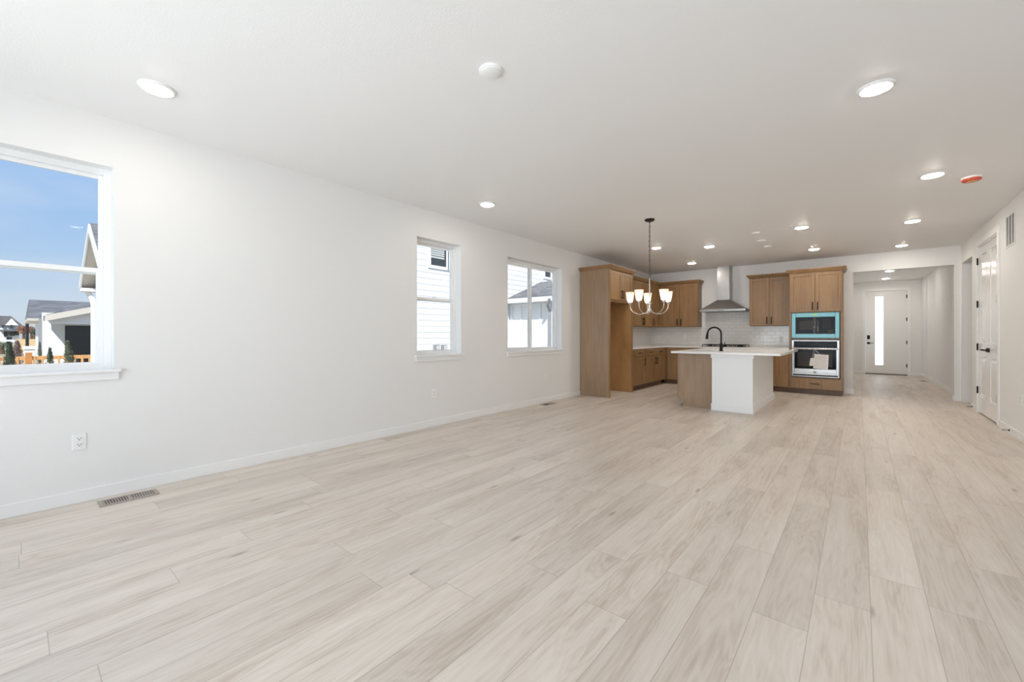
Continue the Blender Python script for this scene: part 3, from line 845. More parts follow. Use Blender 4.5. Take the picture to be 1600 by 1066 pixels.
MB().box(hx0 + 0.04, hx1 - 0.04, hyf + 0.04, YB - 0.04, 1.692, 1.70).build('filter', 'gutter_grey', root)
mb = MB()
for k in range(4): mb.lathe([(0, 0), (0.008, 0), (0.008, -0.004), (0, -0.004)], (-2.43 + k * 0.03, hyf, 1.722), 12, 'y')
mb.build('buttons', 'smoke_glass', root)

# backsplash tile
mb = MB()
mb.box(XL, XL + 0.009, 8.104, YB - 0.009, 0.904, ZU0)
mb.box(XL, -2.925, YB - 0.009, YB, 0.904, ZU0)
mb.box(-2.925, -2.86, YB - 0.009, YB, 0.904, ZU0)
mb.box(-2.86, -1.852, YB - 0.009, YB, 0.904, 1.70)
mb.box(-1.852, -1.092, YB - 0.009, YB, 0.904, ZU0)
struct(mb.build('wall_backsplash', 'subway_tile'), 'white glossy subway tile behind the worktop')

# gas cooktop
root = thing('cooktop', 'black gas cooktop set in the back worktop below the hood', 'cooktop', (-2.34, YB - 0.33, 0.905))
MB().box(-2.80, -1.88, YB - 0.58, YB - 0.07, 0.9045, 0.914).build('tray', 'black_glass', root, bevel=0.003)
for k, x in enumerate((-2.64, -2.34, -2.04)):
    mb = MB(); y0, y1 = YB - 0.50, YB - 0.09
    for xx in (x - 0.135, x + 0.135): mb.box(xx - 0.006, xx + 0.006, y0, y1, 0.936, 0.952)
    for yy in (y0, y1 - 0.012): mb.box(x - 0.129, x + 0.129, yy, yy + 0.012, 0.936, 0.952)
    for yy in (y0 + 0.1, y0 + 0.2, y0 + 0.3): mb.box(x - 0.129, x + 0.129, yy, yy + 0.011, 0.938, 0.952)
    for xx in (x - 0.135, x + 0.135):
        for yy in (y0 + 0.006, y1 - 0.006): mb.box(xx - 0.007, xx + 0.007, yy - 0.007, yy + 0.007, 0.914, 0.937)
    mb.build('grate', 'black_metal', root)
    for yy in ((y0 + 0.11, y0 + 0.30) if k != 1 else (y0 + 0.2,)):
        MB().lathe([(0, 0.018), (0.035, 0.018), (0.042, 0.010), (0.05, 0.004), (0.05, 0)], (x, yy, 0.914), 20).build('burner', 'black_metal', root, smooth=True)
for k in range(5):
    MB().lathe([(0.016, 0), (0.016, 0.022), (0.012, 0.026), (0, 0.026)], (-2.54 + k * 0.1, YB - 0.545, 0.914), 16).build('knob', 'steel', root, smooth=True)

# ---------------------------------------------------------------- island
IX0, IXM, IX1, IY0, IY1 = -2.315, -1.765, -1.198, 6.965, 8.955
root = thing('kitchen_island', 'kitchen island of wooden cabinets with a white panelled end', 'island', (-1.76, 7.96, 0))
mb = MB(); mb.box(IX0, IXM, 7.10, 8.95, 0.105, 0.66); mb.box(IX0, IXM, 7.83, 8.95, 0.66, 0.872)
mb.box(IX0, IX0 + 0.06, 7.10, 7.83, 0.66, 0.872).box(-1.84, IXM, 7.10, 7.83, 0.66, 0.872); mb.build('carcass', 'cabinet_wood', root)
mb = MB(); mb.box(IX0 + 0.005, IXM, 7.08, 7.10, 0.105, 0.872).box(IX0 + 0.075, IXM, 7.08, 7.10, 0.0, 0.105)
tag(mb.build('end_panel', 'panel_wood_daylit', root), 'wood end panel with light painted into its paler brown')
MB().box(IX0 + 0.075, IXM, 7.10, 8.95, 0.0, 0.105).build('toe_kick', 'kick_wood', root)
FI = Fr('-x', IX0)
for a, b_, hu in ((7.105, 7.55, 7.50), (7.55, 7.95, 7.60), (7.95, 8.35, 8.30), (8.35, 8.94, 8.40)):
    d = shaker(FI, root, 'door', a + G, b_ - G, 0.115, 0.862)
    pull(FI, d, hu, 0.75, 0.02)
wb_ = MB().box(IXM, IX1 - 0.02, IY0 + 0.02, IY1 - 0.012, 0.0, 0.8715).build('panel_box', 'island_white', root, bevel=0.002)
mb = MB()
mb.box(IXM - 0.012, IX1, IY0, IY0 + 0.0205, 0.0, 0.105).box(IX1 - 0.0205, IX1, IY0 + 0.0205, IY1, 0.0, 0.105)
mb.build('base_trim', 'island_white', root, bevel=0.003)
mb = MB()
mb.box(IXM - 0.014, IX1 + 0.008, IY0 - 0.006, IY0 + 0.0205, 0.815, 0.8715)
mb.build('top_trim', 'island_white', root, bevel=0.003)
for xx in (IXM - 0.002, IX1 - 0.055):
    MB().box(xx, xx + 0.047, IY0 + 0.010, IY0 + 0.0205, 0.105, 0.815).build('corner_trim', 'island_white', root, bevel=0.002)
# island worktop with sink cut-out
CX0, CX1, CY0, CY1 = -2.365, -0.850, 6.885, 9.05
SX0, SX1, SY0, SY1 = -2.235, -1.86, 7.10, 7.80
mb = MB()
mb.box(CX0, SX0, CY0, CY1, 0.8725, 0.904).box(SX1, CX1, CY0, CY1, 0.8725, 0.904)
mb.box(SX0, SX1, CY0, SY0, 0.8725, 0.904).box(SX0, SX1, SY1, CY1, 0.8725, 0.904)
tag(mb.build('island_worktop', 'quartz', loc=(-1.6, 7.96, 0.8725)), 'white slab worktop overhanging the island', 'worktop')
root = thing('sink', 'steel sink sunk in the island worktop beside the faucet', 'sink', ((SX0 + SX1) / 2, (SY0 + SY1) / 2, 0.68))
mb = MB()
mb.box(SX0 - 0.008, SX1 + 0.008, SY0 - 0.008, SY0 - 0.002, 0.69, 0.8724).box(SX0 - 0.008, SX1 + 0.008, SY1 + 0.002, SY1 + 0.008, 0.69, 0.8724)
mb.box(SX0 - 0.008, SX0 - 0.002, SY0 - 0.002, SY1 + 0.002, 0.69, 0.8724).box(SX1 + 0.002, SX1 + 0.008, SY0 - 0.002, SY1 + 0.002, 0.69, 0.8724)
mb.box(SX0 - 0.008, SX1 + 0.008, SY0 - 0.008, SY1 + 0.008, 0.68, 0.69)
mb.build('basin', 'steel', root)
MB().lathe([(0, 0.004), (0.03, 0.004), (0.045, 0.001), (0.045, 0)], ((SX0 + SX1) / 2, (SY0 + SY1) / 2, 0.69), 20).build('drain', 'black_metal', root)
# faucet
fx, fy, fz = -1.745, 7.45, 0.904
root = thing('faucet', 'black gooseneck faucet standing on the island worktop', 'faucet', (fx, fy, fz))
MB().lathe([(0.030, 0), (0.030, 0.012), (0.024, 0.02), (0.024, 0.10), (0.019, 0.13), (0, 0.13)], (fx, fy, fz), 20).build('base', 'black_metal', root, smooth=True)
pts = [(fx, fy, fz + 0.12), (fx, fy, fz + 0.26)]
R = 0.105
for k in range(1, 15):
    t = math.pi * k / 14 * 0.98
    pts.append((fx - R + R * math.cos(t), fy, fz + 0.285 + R * math.sin(t)))
MB().tube(pts, 0.0135, 12).build('spout', 'black_metal', root, smooth=True)
e = pts[-1]
MB().tube([(e[0], fy, e[2] + 0.004), (e[0] - 0.004, fy, e[2] - 0.03), (e[0] - 0.012, fy, e[2] - 0.095)], [0.015, 0.018, 0.022], 14).build('spray_head', 'black_metal', root, smooth=True)
MB().tube([(fx, fy, fz + 0.07), (fx + 0.04, fy, fz + 0.072), (fx + 0.05, fy, fz + 0.10), (fx + 0.055, fy, fz + 0.15)], [0.012, 0.011, 0.007, 0.005], 10).build('lever_handle', 'black_metal', root, smooth=True)

# ---------------------------------------------------------------- ceiling fittings
def downlight(x, y, label, lens='lens_light'):
    root = thing('recessed_light', label, 'ceiling light', (x, y, H), 'recessed ceiling lights')
    MB().lathe([(0.074, -0.006), (0.080, -0.013), (0.088, -0.012), (0.097, -0.003), (0.098, 0.0)], (x, y, H), 40).build('trim_ring', 'plastic_white', root, smooth=True)
    MB().lathe([(0.0, -0.023), (0.04, -0.022), (0.066, -0.017), (0.074, -0.010), (0.075, -0.004), (0, -0.004)], (x, y, H), 40).build('lens', lens, root, smooth=True)
    return root
first = downlight(-3.44, 0.587, 'recessed light on the ceiling nearest the large left window', 'lens_light_living')
for x, y, lab in (
    (0.08, 3.52, 'large recessed light at the upper right of the ceiling'),
    (-3.44, 3.655, 'recessed light above the narrow window of the left wall'),
    (0.08, 0.587, 'recessed light overhead beside the camera'),
):
    dup(first, (x, y, H), lab)
second = downlight(0.55, 5.787, 'recessed light beside the red-capped smoke alarm')
for x, y, lab in (
    (-2.81, 7.43, 'recessed light just behind the chandelier chain'),
    (-2.05, 7.92, 'recessed light above the sink side of the island'),
    (-2.815, 9.51, 'recessed light before the back wall cabinets left of the hood'),
    (-0.65, 7.376, 'recessed light beside the row of three blank covers'),
    (-0.64, 9.39, 'recessed light in front of the oven tower'),
    (0.562, 7.947, 'recessed light level with the closet door'),
    (0.568, 9.976, 'recessed light just before the hall opening'),
    (0.564, 13.75, 'nearer of two recessed lights in the entry hall'),
    (0.561, 15.55, 'recessed light in the hall closest to the front door'),
):
    dup(second, (x, y, H), lab)
root = thing('ceiling_cover', 'round blank white cover alone in the middle of the ceiling', 'ceiling cover', (-1.684, 1.82, H))
MB().lathe([(0.070, 0), (0.069, -0.010), (0.062, -0.014), (0.0, -0.014)], (-1.684, 1.82, H), 36).build('plate', 'plastic_white', root, smooth=True)
MB().lathe([(0.0575, -0.0137), (0.0575, -0.0165), (0.054, -0.018), (0, -0.018)], (-1.684, 1.82, H), 36).build('cap', 'plastic_white', root, smooth=True)
for x, y, w_ in ((-1.228, 7.342, 'nearest'), (-1.255, 8.0, 'middle'), (-1.258, 8.588, 'farthest')):
    o = MB().lathe([(0.062, 0), (0.061, -0.012), (0.054, -0.017), (0, -0.018)], (x, y, H), 28).build('ceiling_cover', 'plastic_white', loc=(x, y, H), smooth=True)
    tag(o, '%s of the three small white blank covers above the island' % w_, 'ceiling cover', 'pendant covers above the island')
root = thing('smoke_alarm', 'white smoke alarm on the ceiling under a red dust cap', 'smoke alarm', (0.858, 6.131, H))
MB().lathe([(0.074, 0), (0.074, -0.016), (0.070, -0.018), (0, -0.018)], (0.858, 6.131, H), 32).build('base', 'plastic_white', root, smooth=True)
cap = MB().lathe([(0.070, -0.018), (0.069, -0.034), (0.060, -0.040), (0, -0.040)], (0.858, 6.131, H), 32).build('dust_cap', 'cap_red', root, smooth=True)
MB().lathe([(0.040, -0.040), (0.036, -0.043), (0, -0.043)], (0.858, 6.131, H), 24).build('cap_centre', 'cap_orange', cap, smooth=True)

# chandelier
CXY = (-2.198, 5.559)
root = thing('chandelier', 'five-light silver chandelier hanging on a chain before the kitchen', 'chandelier', (*CXY, H))
MB().lathe([(0.066, 0), (0.066, -0.012), (0.055, -0.024), (0.012, -0.028), (0.010, -0.045), (0, -0.045)], (*CXY, H), 28).build('canopy', 'bronze', root, smooth=True)
mb = MB(); z = H - 0.045; k = 0
while z > 1.93:
    h_ = 0.042; r_l = 0.0085
    ring_ = []
    for j in range(13):
        t = 2 * math.pi * j / 12
        a_ = r_l * math.cos(t); c_ = h_ / 2 * math.sin(t)
        ring_.append((CXY[0] + (a_ if k % 2 else 0), CXY[1] + (0 if k % 2 else a_), z - h_ / 2 + c_))
    mb.tube(ring_, 0.0022, 6, cap=False)
    z -= h_ - 0.009; k += 1
mb.build('chain', 'chain_metal', root, smooth=True)
MB().tube([(CXY[0] + 0.004, CXY[1], H - 0.03), (CXY[0] - 0.005, CXY[1] + 0.004, 2.4), (CXY[0] + 0.004, CXY[1], 1.95)], 0.0022, 6).build('power_cord', 'bronze', root)
mb = MB(); mb.lathe([(0.0, 1.94), (0.007, 1.94), (0.0075, 1.62), (0.016, 1.615), (0.030, 1.605), (0.030, 1.59), (0.016, 1.58), (0.014, 1.53), (0.018, 1.50), (0.012, 1.475), (0, 1.47)], (*CXY, 0), 20)
mb.build('stem', 'nickel', root, smooth=True)
for i in range(5):
    th = math.radians(YAW * 180 / math.pi)
    # angle 0 = towards the camera
    base = math.atan2(-CXY[1], -CXY[0]) + math.radians(6 - 36 + 72 * i)
    ux, uy = math.cos(base), math.sin(base)
    def P(r, z): return (CXY[0] + ux * r, CXY[1] + uy * r, z)
    pts = []
    for k in range(13):
        t = math.pi * k / 12
        rc, rr_ = 0.14, 0.125
        pts.append(P(rc - rr_ * math.cos(t), 1.535 - 0.10 * math.sin(t) + (0.04 * k / 12)))
    pts.append(P(0.265, 1.60))
    arm = MB().tube(pts, 0.006, 8).build('arm', 'nickel', root, smooth=True)
    c = P(0.265, 0)
    MB().lathe([(0.0, 1.592), (0.018, 1.595), (0.024, 1.605), (0.024, 1.625), (0.0, 1.625)], (c[0], c[1], 0), 18).build('socket', 'nickel', arm, smooth=True)
    MB().lathe([(0.0, 1.626), (0.032, 1.626), (0.036, 1.64), (0.048, 1.70), (0.060, 1.765), (0.0575, 1.765), (0.046, 1.70), (0.034, 1.642), (0.031, 1.629), (0, 1.629)], (c[0], c[1], 0), 24).build('glass_shade', 'opal_glass', arm, smooth=True)
    MB().lathe([(0.0, 1.630), (0.010, 1.632), (0.012, 1.65), (0.019, 1.675), (0.017, 1.695), (0.008, 1.708), (0, 1.71)], (c[0], c[1], 0), 14).build('bulb', 'bulb_light', arm, smooth=True)

# ---------------------------------------------------------------- small fittings
def outlet(fr, u, z, label):
    root = thing('outlet', label, 'outlet', fr.pt(u, 0, z - 0.057))
    fr.box(MB(), u - 0.035, u + 0.035, z - 0.057, z + 0.057, 0.0, 0.005).build('plate', 'plastic_white', root, bevel=0.003)
    for s in (-1, 1):
        zz = z + s * 0.021
        fc = fr.box(MB(), u - 0.017, u + 0.017, zz - 0.0145, zz + 0.0145, 0.005, 0.0075).build('socket', 'plastic_white', root, bevel=0.004)
        mb = MB()
        fr.box(mb, u - 0.009, u - 0.006, zz - 0.002, zz + 0.008, 0.0074, 0.0079); fr.box(mb, u + 0.006, u + 0.009, zz - 0.001, zz + 0.007, 0.0074, 0.0079)
        fr.box(mb, u - 0.003, u + 0.003, zz - 0.010, zz - 0.005, 0.0074, 0.0079)
        mb.build('slots', 'slot_dark', fc)
    return root
outlet(FL, 0.292, 0.425, 'white outlet low on the wall above the near floor vent')
outlet(FL, 3.445, 0.42, 'white outlet below the narrow window')
outlet(FL, 5.903, 0.42, 'white outlet below the sliding window')
outlet(FR_, 7.11, 0.45, 'white outlet low on the right wall beside the closet')
outlet(Fr('-y', YB - 0.009), -3.32, 1.13, 'white outlet in the tile left of the hood')
outlet(Fr('-y', YB - 0.009), -1.30, 1.08, 'outlet added in place of window glare on the tile by the oven tower')  # plate stands in for a window reflection on the glossy tile
o = FF.box(MB(), -0.05, 0.0, 1.14, 1.215, 0, 0.018).build('doorbell_chime', 'plastic_white', loc=(-0.03, YF, 1.14), bevel=0.004)
tag(o, 'small white wall unit left of the front door', 'wall unit')

def floor_vent(x0, x1, y0, y1, label):
    root = thing('floor_vent', label, 'floor vent', ((x0 + x1) / 2, (y0 + y1) / 2, 0), 'floor vents along the walls')
    mb = MB(); b_ = 0.024; zt = 0.005
    mb.box(x0, x0 + b_, y0, y1, 0.0005, zt).box(x1 - b_, x1, y0, y1, 0.0005, zt)
    mb.box(x0 + b_, x1 - b_, y0, y0 + b_, 0.0005, zt).box(x0 + b_, x1 - b_, y1 - b_, y1, 0.0005, zt)
    ym = (y0 + y1) / 2
    mb.box(x0 + b_, x1 - b_, ym - 0.007, ym + 0.007, 0.0005, zt)
    mb.build('frame', 'vent_tan', root)
    MB().box(x0 + 0.01, x1 - 0.01, y0 + 0.01, y1 - 0.01, 0.0002, 0.0009).build('opening', 'duct_shade', root)  # flat dark sheet painted as the shade inside the duct
    mb = MB()
    for (a, c, sl) in ((y0 + b_, ym - 0.007, -0.004), (ym + 0.007, y1 - b_, 0.0028)):
        n = 9
        for k in range(n):
            y = a + (c - a) * (k + 0.5) / n
            mb.hexa([(x0 + b_, y - 0.0022 - sl, 0.001), (x1 - b_, y - 0.0022 - sl, 0.001), (x1 - b_, y + 0.0008 - sl, 0.001), (x0 + b_, y + 0.0008 - sl, 0.001),
                     (x0 + b_, y - 0.0022 + sl, 0.0045), (x1 - b_, y - 0.0022 + sl, 0.0045), (x1 - b_, y + 0.0008 + sl, 0.0045), (x0 + b_, y + 0.0008 + sl, 0.0045)])
    mb.build('louvres', 'vent_tan', root)
floor_vent(-4.095, -3.945, 0.372, 0.688, 'metal floor vent near the large window, its louvres in two banks')
floor_vent(-4.105, -3.965, 5.63, 5.95, 'floor vent beside the baseboard below the sliding window')
floor_vent(1.18, 1.30, 14.6, 14.9, 'small floor vent in the hall by the front door')

root = thing('air_return_grille', 'white slatted air grille high on the right wall', 'air grille', (XR, 7.54, 2.22))
mb = MB(); FR_.frame(mb, 7.345, 7.735, 2.215, 2.605, 0.024, 0, 0.008)
for u in (7.475, 7.605): FR_.box(mb, u - 0.008, u + 0.008, 2.239, 2.581, 0.001, 0.008)
mb.build('frame', 'grille_white', root, bevel=0.002)
FR_.box(MB(), 7.36, 7.72, 2.23, 2.59, 0.0003, 0.001).build('backing', 'grille_back', root)
mb = MB()
for k in range(22):
    z = 2.243 + k * 0.0154
    mb.hexa([FR_.pt(7.369, 0.001, z + 0.006), FR_.pt(7.711, 0.001, z + 0.006), FR_.pt(7.711, 0.001, z + 0.0075), FR_.pt(7.369, 0.001, z + 0.0075),
             FR_.pt(7.369, 0.007, z - 0.002), FR_.pt(7.711, 0.007, z - 0.002), FR_.pt(7.711, 0.007, z - 0.0005), FR_.pt(7.369, 0.007, z - 0.0005)])
mb.build('slats', 'grille_white', root)

def door_stop(y, label):
    x = XR - BT; z = 0.045
    root = thing('door_stop', label, 'door stop', (x, y, z - 0.012), 'spring door stops')
    MB().lathe([(0.0, 0), (0.012, 0), (0.012, -0.006), (0.006, -0.009), (0, -0.009)], (x, y, z), 14, 'x').build('mount', 'black_metal', root)
    mb = MB()
    mb.tube([(x - 0.008 - 0.055 * k / 60, y + 0.0045 * math.cos(k * 0.9), z + 0.0045 * math.sin(k * 0.9)) for k in range(61)], 0.0014, 5)
    mb.build('spring', 'black_metal', root)
    MB().lathe([(0, 0), (0.007, 0), (0.0085, -0.012), (0, -0.014)], (x - 0.063, y, z), 12, 'x').build('tip', 'rubber_white', root)
door_stop(7.52, 'dark spring door stop on the baseboard nearest the picture edge')
door_stop(9.62, 'dark spring door stop between closet door and side passage')

# ---------------------------------------------------------------- outdoors
struct(MB().box(-320, 60, -160, 160, -0.75, -0.6).build('ground', 'yard'), 'dry yard outside')
struct(MB().box(-7.5, 4.5, -9.5, YREAR - TW - 0.01, -0.6, -0.10).build('patio', 'concrete'), 'unseen pale concrete slab added to bounce sun into the room')  # slab added to bounce sunlight through the rear door onto the ceiling
SN, CS = math.sin(YAW), math.cos(YAW)
def out_pt(u, v, X_):
    r = (u - 800) / FPX
    dx, dy, dz = -SN + r * CS, CS + r * SN, (523.4 - v) / FPX
    t = X_ / dx
    return Vector((X_, dy * t, CAMZ + dz * t))

# neighbouring house: lap siding wall, bump-out with hipped roof, rear gable
HX = -9.3
root = thing('neighbour_house', 'white sided house next door seen through the windows', 'house', (HX, 9, -0.6))
mb = MB()
mb.box(HX - 6, HX - 0.03, 4.2, 13.0, -0.6, 7.0)
z = -0.6
while z < 6.6:
    mb.hexa([(HX - 0.03, 4.2, z), (HX + 0.004, 4.2, z), (HX + 0.004, 13.0, z), (HX - 0.03, 13.0, z),
             (HX - 0.03, 4.2, z + 0.168), (HX - 0.004, 4.2, z + 0.168), (HX - 0.004, 13.0, z + 0.168), (HX - 0.03, 13.0, z + 0.168)])
    z += 0.168
mb.build('siding_wall', 'siding_white', root)
FH = Fr('+x', HX)
mb = MB(); mb.box(HX - 6, HX - 0.005, 13.0, 24, -0.6, 7.0)
y = 13.1
while y < 24:
    mb.box(HX - 0.005, HX + 0.015, y, y + 0.05, -0.6, 7.0); y += 0.4
mb.build('batten_wall', 'siding_white', root)
def house_window(y0, y1, z0, z1, blind):
    w_ = FH.frame(MB(), y0, y1, z0, z1, 0.09, 0.0, 0.03).build('window', 'house_trim', root)
    FH.box(MB(), y0 + 0.09, y1 - 0.09, z0 + 0.09, z1 - 0.09, 0.011, 0.016).build('pane', 'house_glass', w_)
    if blind:
        mb = MB(); zb = z0 + 0.30; zz = zb + 0.07
        while zz < z1 - 0.1:
            FH.box(mb, y0 + 0.11, y1 - 0.16, zz, zz + 0.045, 0.016, 0.022); zz += 0.06
        FH.box(mb, y0 + 0.1, y1 - 0.16, zb, zb + 0.05, 0.016, 0.024)
        mb.build('blind', 'house_blind', w_)
p0 = out_pt(672.5, 414, HX); p1 = out_pt(696.5, 386, HX)
house_window(p0.y - 0.09, p1.y + 0.09, p0.z - 0.09, p0.z + 1.15, True)
p0 = out_pt(701, 417, HX)
house_window(p0.y - 0.05, p0.y + 0.6, p0.z - 0.12, p0.z + 0.9, False)
p0 = out_pt(850, 433, HX); p1 = out_pt(859.5, 424.5, HX)
house_window(p0.y - 0.05, p1.y + 0.09, p0.z - 0.07, p0.z + 0.35, False)
for u in (680.5, 692.5):
    p0 = out_pt(u, 543.5, HX)
    mb = MB(); FH.box(mb, p0.y - 0.10, p0.y + 0.10, p0.z - 0.09, p0.z + 0.09, 0.0, 0.07)
    bx = mb.build('utility_box', 'gutter_grey', root, bevel=0.01)
    FH.box(MB(), p0.y - 0.03, p0.y + 0.07, p0.z - 0.06, p0.z + 0.06, 0.07, 0.09).build('cover', 'house_blind', bx, bevel=0.01)
# bump-out
BX, BY, ZE = -7.62, 11.0, 2.36
mb = MB(); mb.box(HX - 0.02, BX, BY, BY + 4.2, -0.6, ZE)
x = HX + 0.10
while x < BX - 0.05:
    mb.box(x, x + 0.05, BY - 0.02, BY, -0.6, ZE - 0.18); x += 0.40
mb.box(HX + 0.02, BX + 0.02, BY - 0.03, BY, ZE - 0.18, ZE)
mb.build('batten_bump_out', 'siding_white', root)
mb = MB(); ov = 0.30
e_ = [(HX + 0.01, BY - ov, ZE), (BX + ov, BY - ov, ZE), (BX + ov, BY + 4.5, ZE), (HX + 0.01, BY + 4.5, ZE)]
rt = [(HX + 0.01, BY + 1.85, ZE + 0.82), (BX - 1.2, BY + 1.85, ZE + 0.82), (BX - 1.2, BY + 2.3, ZE + 0.82), (HX + 0.01, BY + 2.3, ZE + 0.82)]
mb.hexa(e_ + rt); mb.build('bump_out_roof', 'shingles', root)
MB().box(HX + 0.02, BX + ov, BY - ov - 0.02, BY - ov, ZE - 0.13, ZE + 0.02).build('fascia', 'house_trim', root)
p0 = out_pt(851, 473, -7.4)
mb = MB(); mb.tube([(BX + ov - 0.06, BY - ov - 0.04, ZE - 0.06), (BX + 0.12, BY - ov, ZE - 0.25), (BX + 0.05, BY - 0.05, ZE - 0.45), (BX + 0.05, BY - 0.05, -0.5)], 0.045, 8)
mb.build('downspout', 'gutter_grey', root)
# rear gable
GY = 1.0
mb = MB(); mb.prism([(-13.6, 1.24, -0.6), (-10.6, 1.24, -0.6), (-10.6, 1.24, 2.30), (-12.1, 1.24, 3.25), (-13.6, 1.24, 2.30)], (0, 3.2, 0))
mb.build('gable_wing', 'siding_white', root)
mb = MB()
for xe in (-13.95, -10.25):
    xr = -12.1
    mb.prism([(xe, GY, 2.38), (xr, GY, 3.47), (xr, GY, 3.36), (xe, GY, 2.27)], (0, 3.6, 0))
mb.build('gable_roof', 'shingles', root)
mb = MB()
for xe in (-13.95, -10.25):
    mb.prism([(xe, GY + 0.01, 2.265), (-12.1, GY + 0.01, 3.355), (-12.1, GY + 0.01, 3.335), (xe, GY + 0.01, 2.245)], (0, 3.5, 0))
mb.build('gable_soffit', 'soffit', root)
mb = MB()
for xe in (-13.93, -10.27):
    mb.prism([(xe, GY - 0.03, 2.36), (-12.1, GY - 0.03, 3.44), (-12.1, GY - 0.03, 3.28), (xe, GY - 0.03, 2.20)], (0, 0.03, 0))
mb.box(-13.93, -13.55, GY - 0.02, 4.0, 2.17, 2.24); mb.box(-10.65, -10.27, GY - 0.02, 4.0, 2.17, 2.24)
mb.build('gable_trim', 'house_trim', root)
mb = MB(); mb.tube([(-13.8, 1.08, 2.2), (-13.62, 1.16, 2.0), (-13.60, 1.18, 1.85), (-13.60, 1.18, -0.5)], 0.05, 8)
mb.build('downspout', 'house_trim', root)

# second house with a covered patio
BXF = -30.0
def q(u, v, X_=BXF): return out_pt(u, v, X_)
root = thing('patio_house', 'white house with grey roof and covered patio past the fence', 'house', tuple(q(110, 560)))
e0, e1 = q(72, 495), q(149, 481)
slope = (e1.z - e0.z) / (e1.y - e0.y)
yr = e0.y + 7.0; zr = e0.z + slope * 7.0
# patio gable roof (ridge along x)
mb = MB(); mb.prism([(BXF + 0.4, e0.y, e0.z + 0.1), (BXF + 0.4, yr, zr + 0.1), (BXF + 0.4, yr, zr - 0.1), (BXF + 0.4, e0.y, e0.z - 0.1)], (-6.0, 0, 0))
mb.build('patio_roof', 'shingles', root)
mb = MB(); mb.prism([(BXF + 0.45, e0.y - 0.05, e0.z + 0.06), (BXF + 0.45, yr, zr + 0.06), (BXF + 0.45, yr, zr - 0.28), (BXF + 0.45, e0.y - 0.05, e0.z - 0.22)], (-0.06, 0, 0))
mb.build('rake_board', 'soffit', root)
pc = q(70, 520); pd = q(80, 520); pl = q(150, 506)
mb = MB(); mb.prism([(BXF, pc.y, q(72, 506).z), (BXF, yr, q(72, 506).z), (BXF, yr, zr - 0.15), (BXF, pc.y, e0.z - 0.05)], (-0.2, 0, 0))
mb.build('gable_wall', 'siding_white', root)
MB().box(BXF - 0.25, BXF + 0.02, pc.y, pd.y, -0.6, q(72, 506).z).build('patio_column', 'house_trim', root)
MB().box(BXF - 0.22, BXF - 0.1, pc.y - 0.2, pc.y - 0.08, -0.6, e0.z - 0.1).build('downspout', 'gutter_grey', root)
wy0 = q(79, 520, BXF - 3.0); wy1 = q(98, 520, BXF - 3.0)
MB().box(BXF - 3.4, BXF - 3.0, wy0.y - 0.3, yr, -0.6, e0.z + 0.3).build('rear_wall', 'siding_white', root)
sl = MB().box(BXF - 3.0, BXF - 2.94, wy1.y, wy1.y + 3.6, -0.45, q(98, 507, BXF - 3).z).build('sliding_door', 'house_trim', root)
for k in range(2):
    y0 = wy1.y + 0.08 + k * 1.72
    MB().box(BXF - 2.945, BXF - 2.92, y0, y0 + 1.62, -0.4, q(98, 507, BXF - 3).z - 0.06).build('pane', 'house_glass', sl)
# main roof behind
XM = BXF - 6.0
c0, a0 = q(43, 494, XM), q(45, 468.5, XM - 5)
b0 = q(149, 472, XM - 5)
mb = MB(); mb.hexa([(XM, c0.y, c0.z - 0.12), (XM - 10, c0.y, c0.z - 0.12), (XM - 10, c0.y + 12, c0.z - 0.12), (XM, c0.y + 12, c0.z - 0.12),
                    (XM - 4.8, a0.y, a0.z), (XM - 5.2, a0.y, a0.z), (XM - 5.2, c0.y + 12, a0.z), (XM - 4.8, c0.y + 12, a0.z)])
mb.build('main_roof', 'shingles', root)
MB().box(XM - 9.6, XM - 0.5, c0.y + 0.5, c0.y + 11.6, -0.6, c0.z - 0.12).build('main_wall', 'siding_white', root)
MB().box(XM - 9.8, XM, c0.y - 0.02, c0.y + 12, c0.z - 0.26, c0.z - 0.12).build('soffit', 'soffit', root)

# cedar fence
FXN = -24.0
root = thing('cedar_fence', 'new orange cedar picket fence beyond the large window', 'fence', (FXN, 1.0, -0.6))
zt = out_pt(100, 555.5, FXN).z
MB().box(FXN - 0.03, FXN + 0.03, -3.0, 4.2, zt - 0.14, zt).build('top_rail', 'cedar', root)
MB().box(FXN - 0.03, FXN + 0.03, -3.0, 4.2, -0.45, -0.33).build('bottom_rail', 'cedar', root)
y = -2.9
while y < 4.1:
    MB().box(FXN + 0.03, FXN + 0.05, y, y + 0.07, -0.52, zt - 0.02).build('picket', 'cedar', root); y += 0.21
for u in (45,):
    p = out_pt(u, 555, FXN); 
    for dy in (0.0, 2.0, -2.0):
        MB().box(FXN - 0.08, FXN + 0.08, p.y - 0.09 + dy, p.y + 0.09 + dy, -0.6, zt + 0.14).build('post', 'cedar_dark', root)

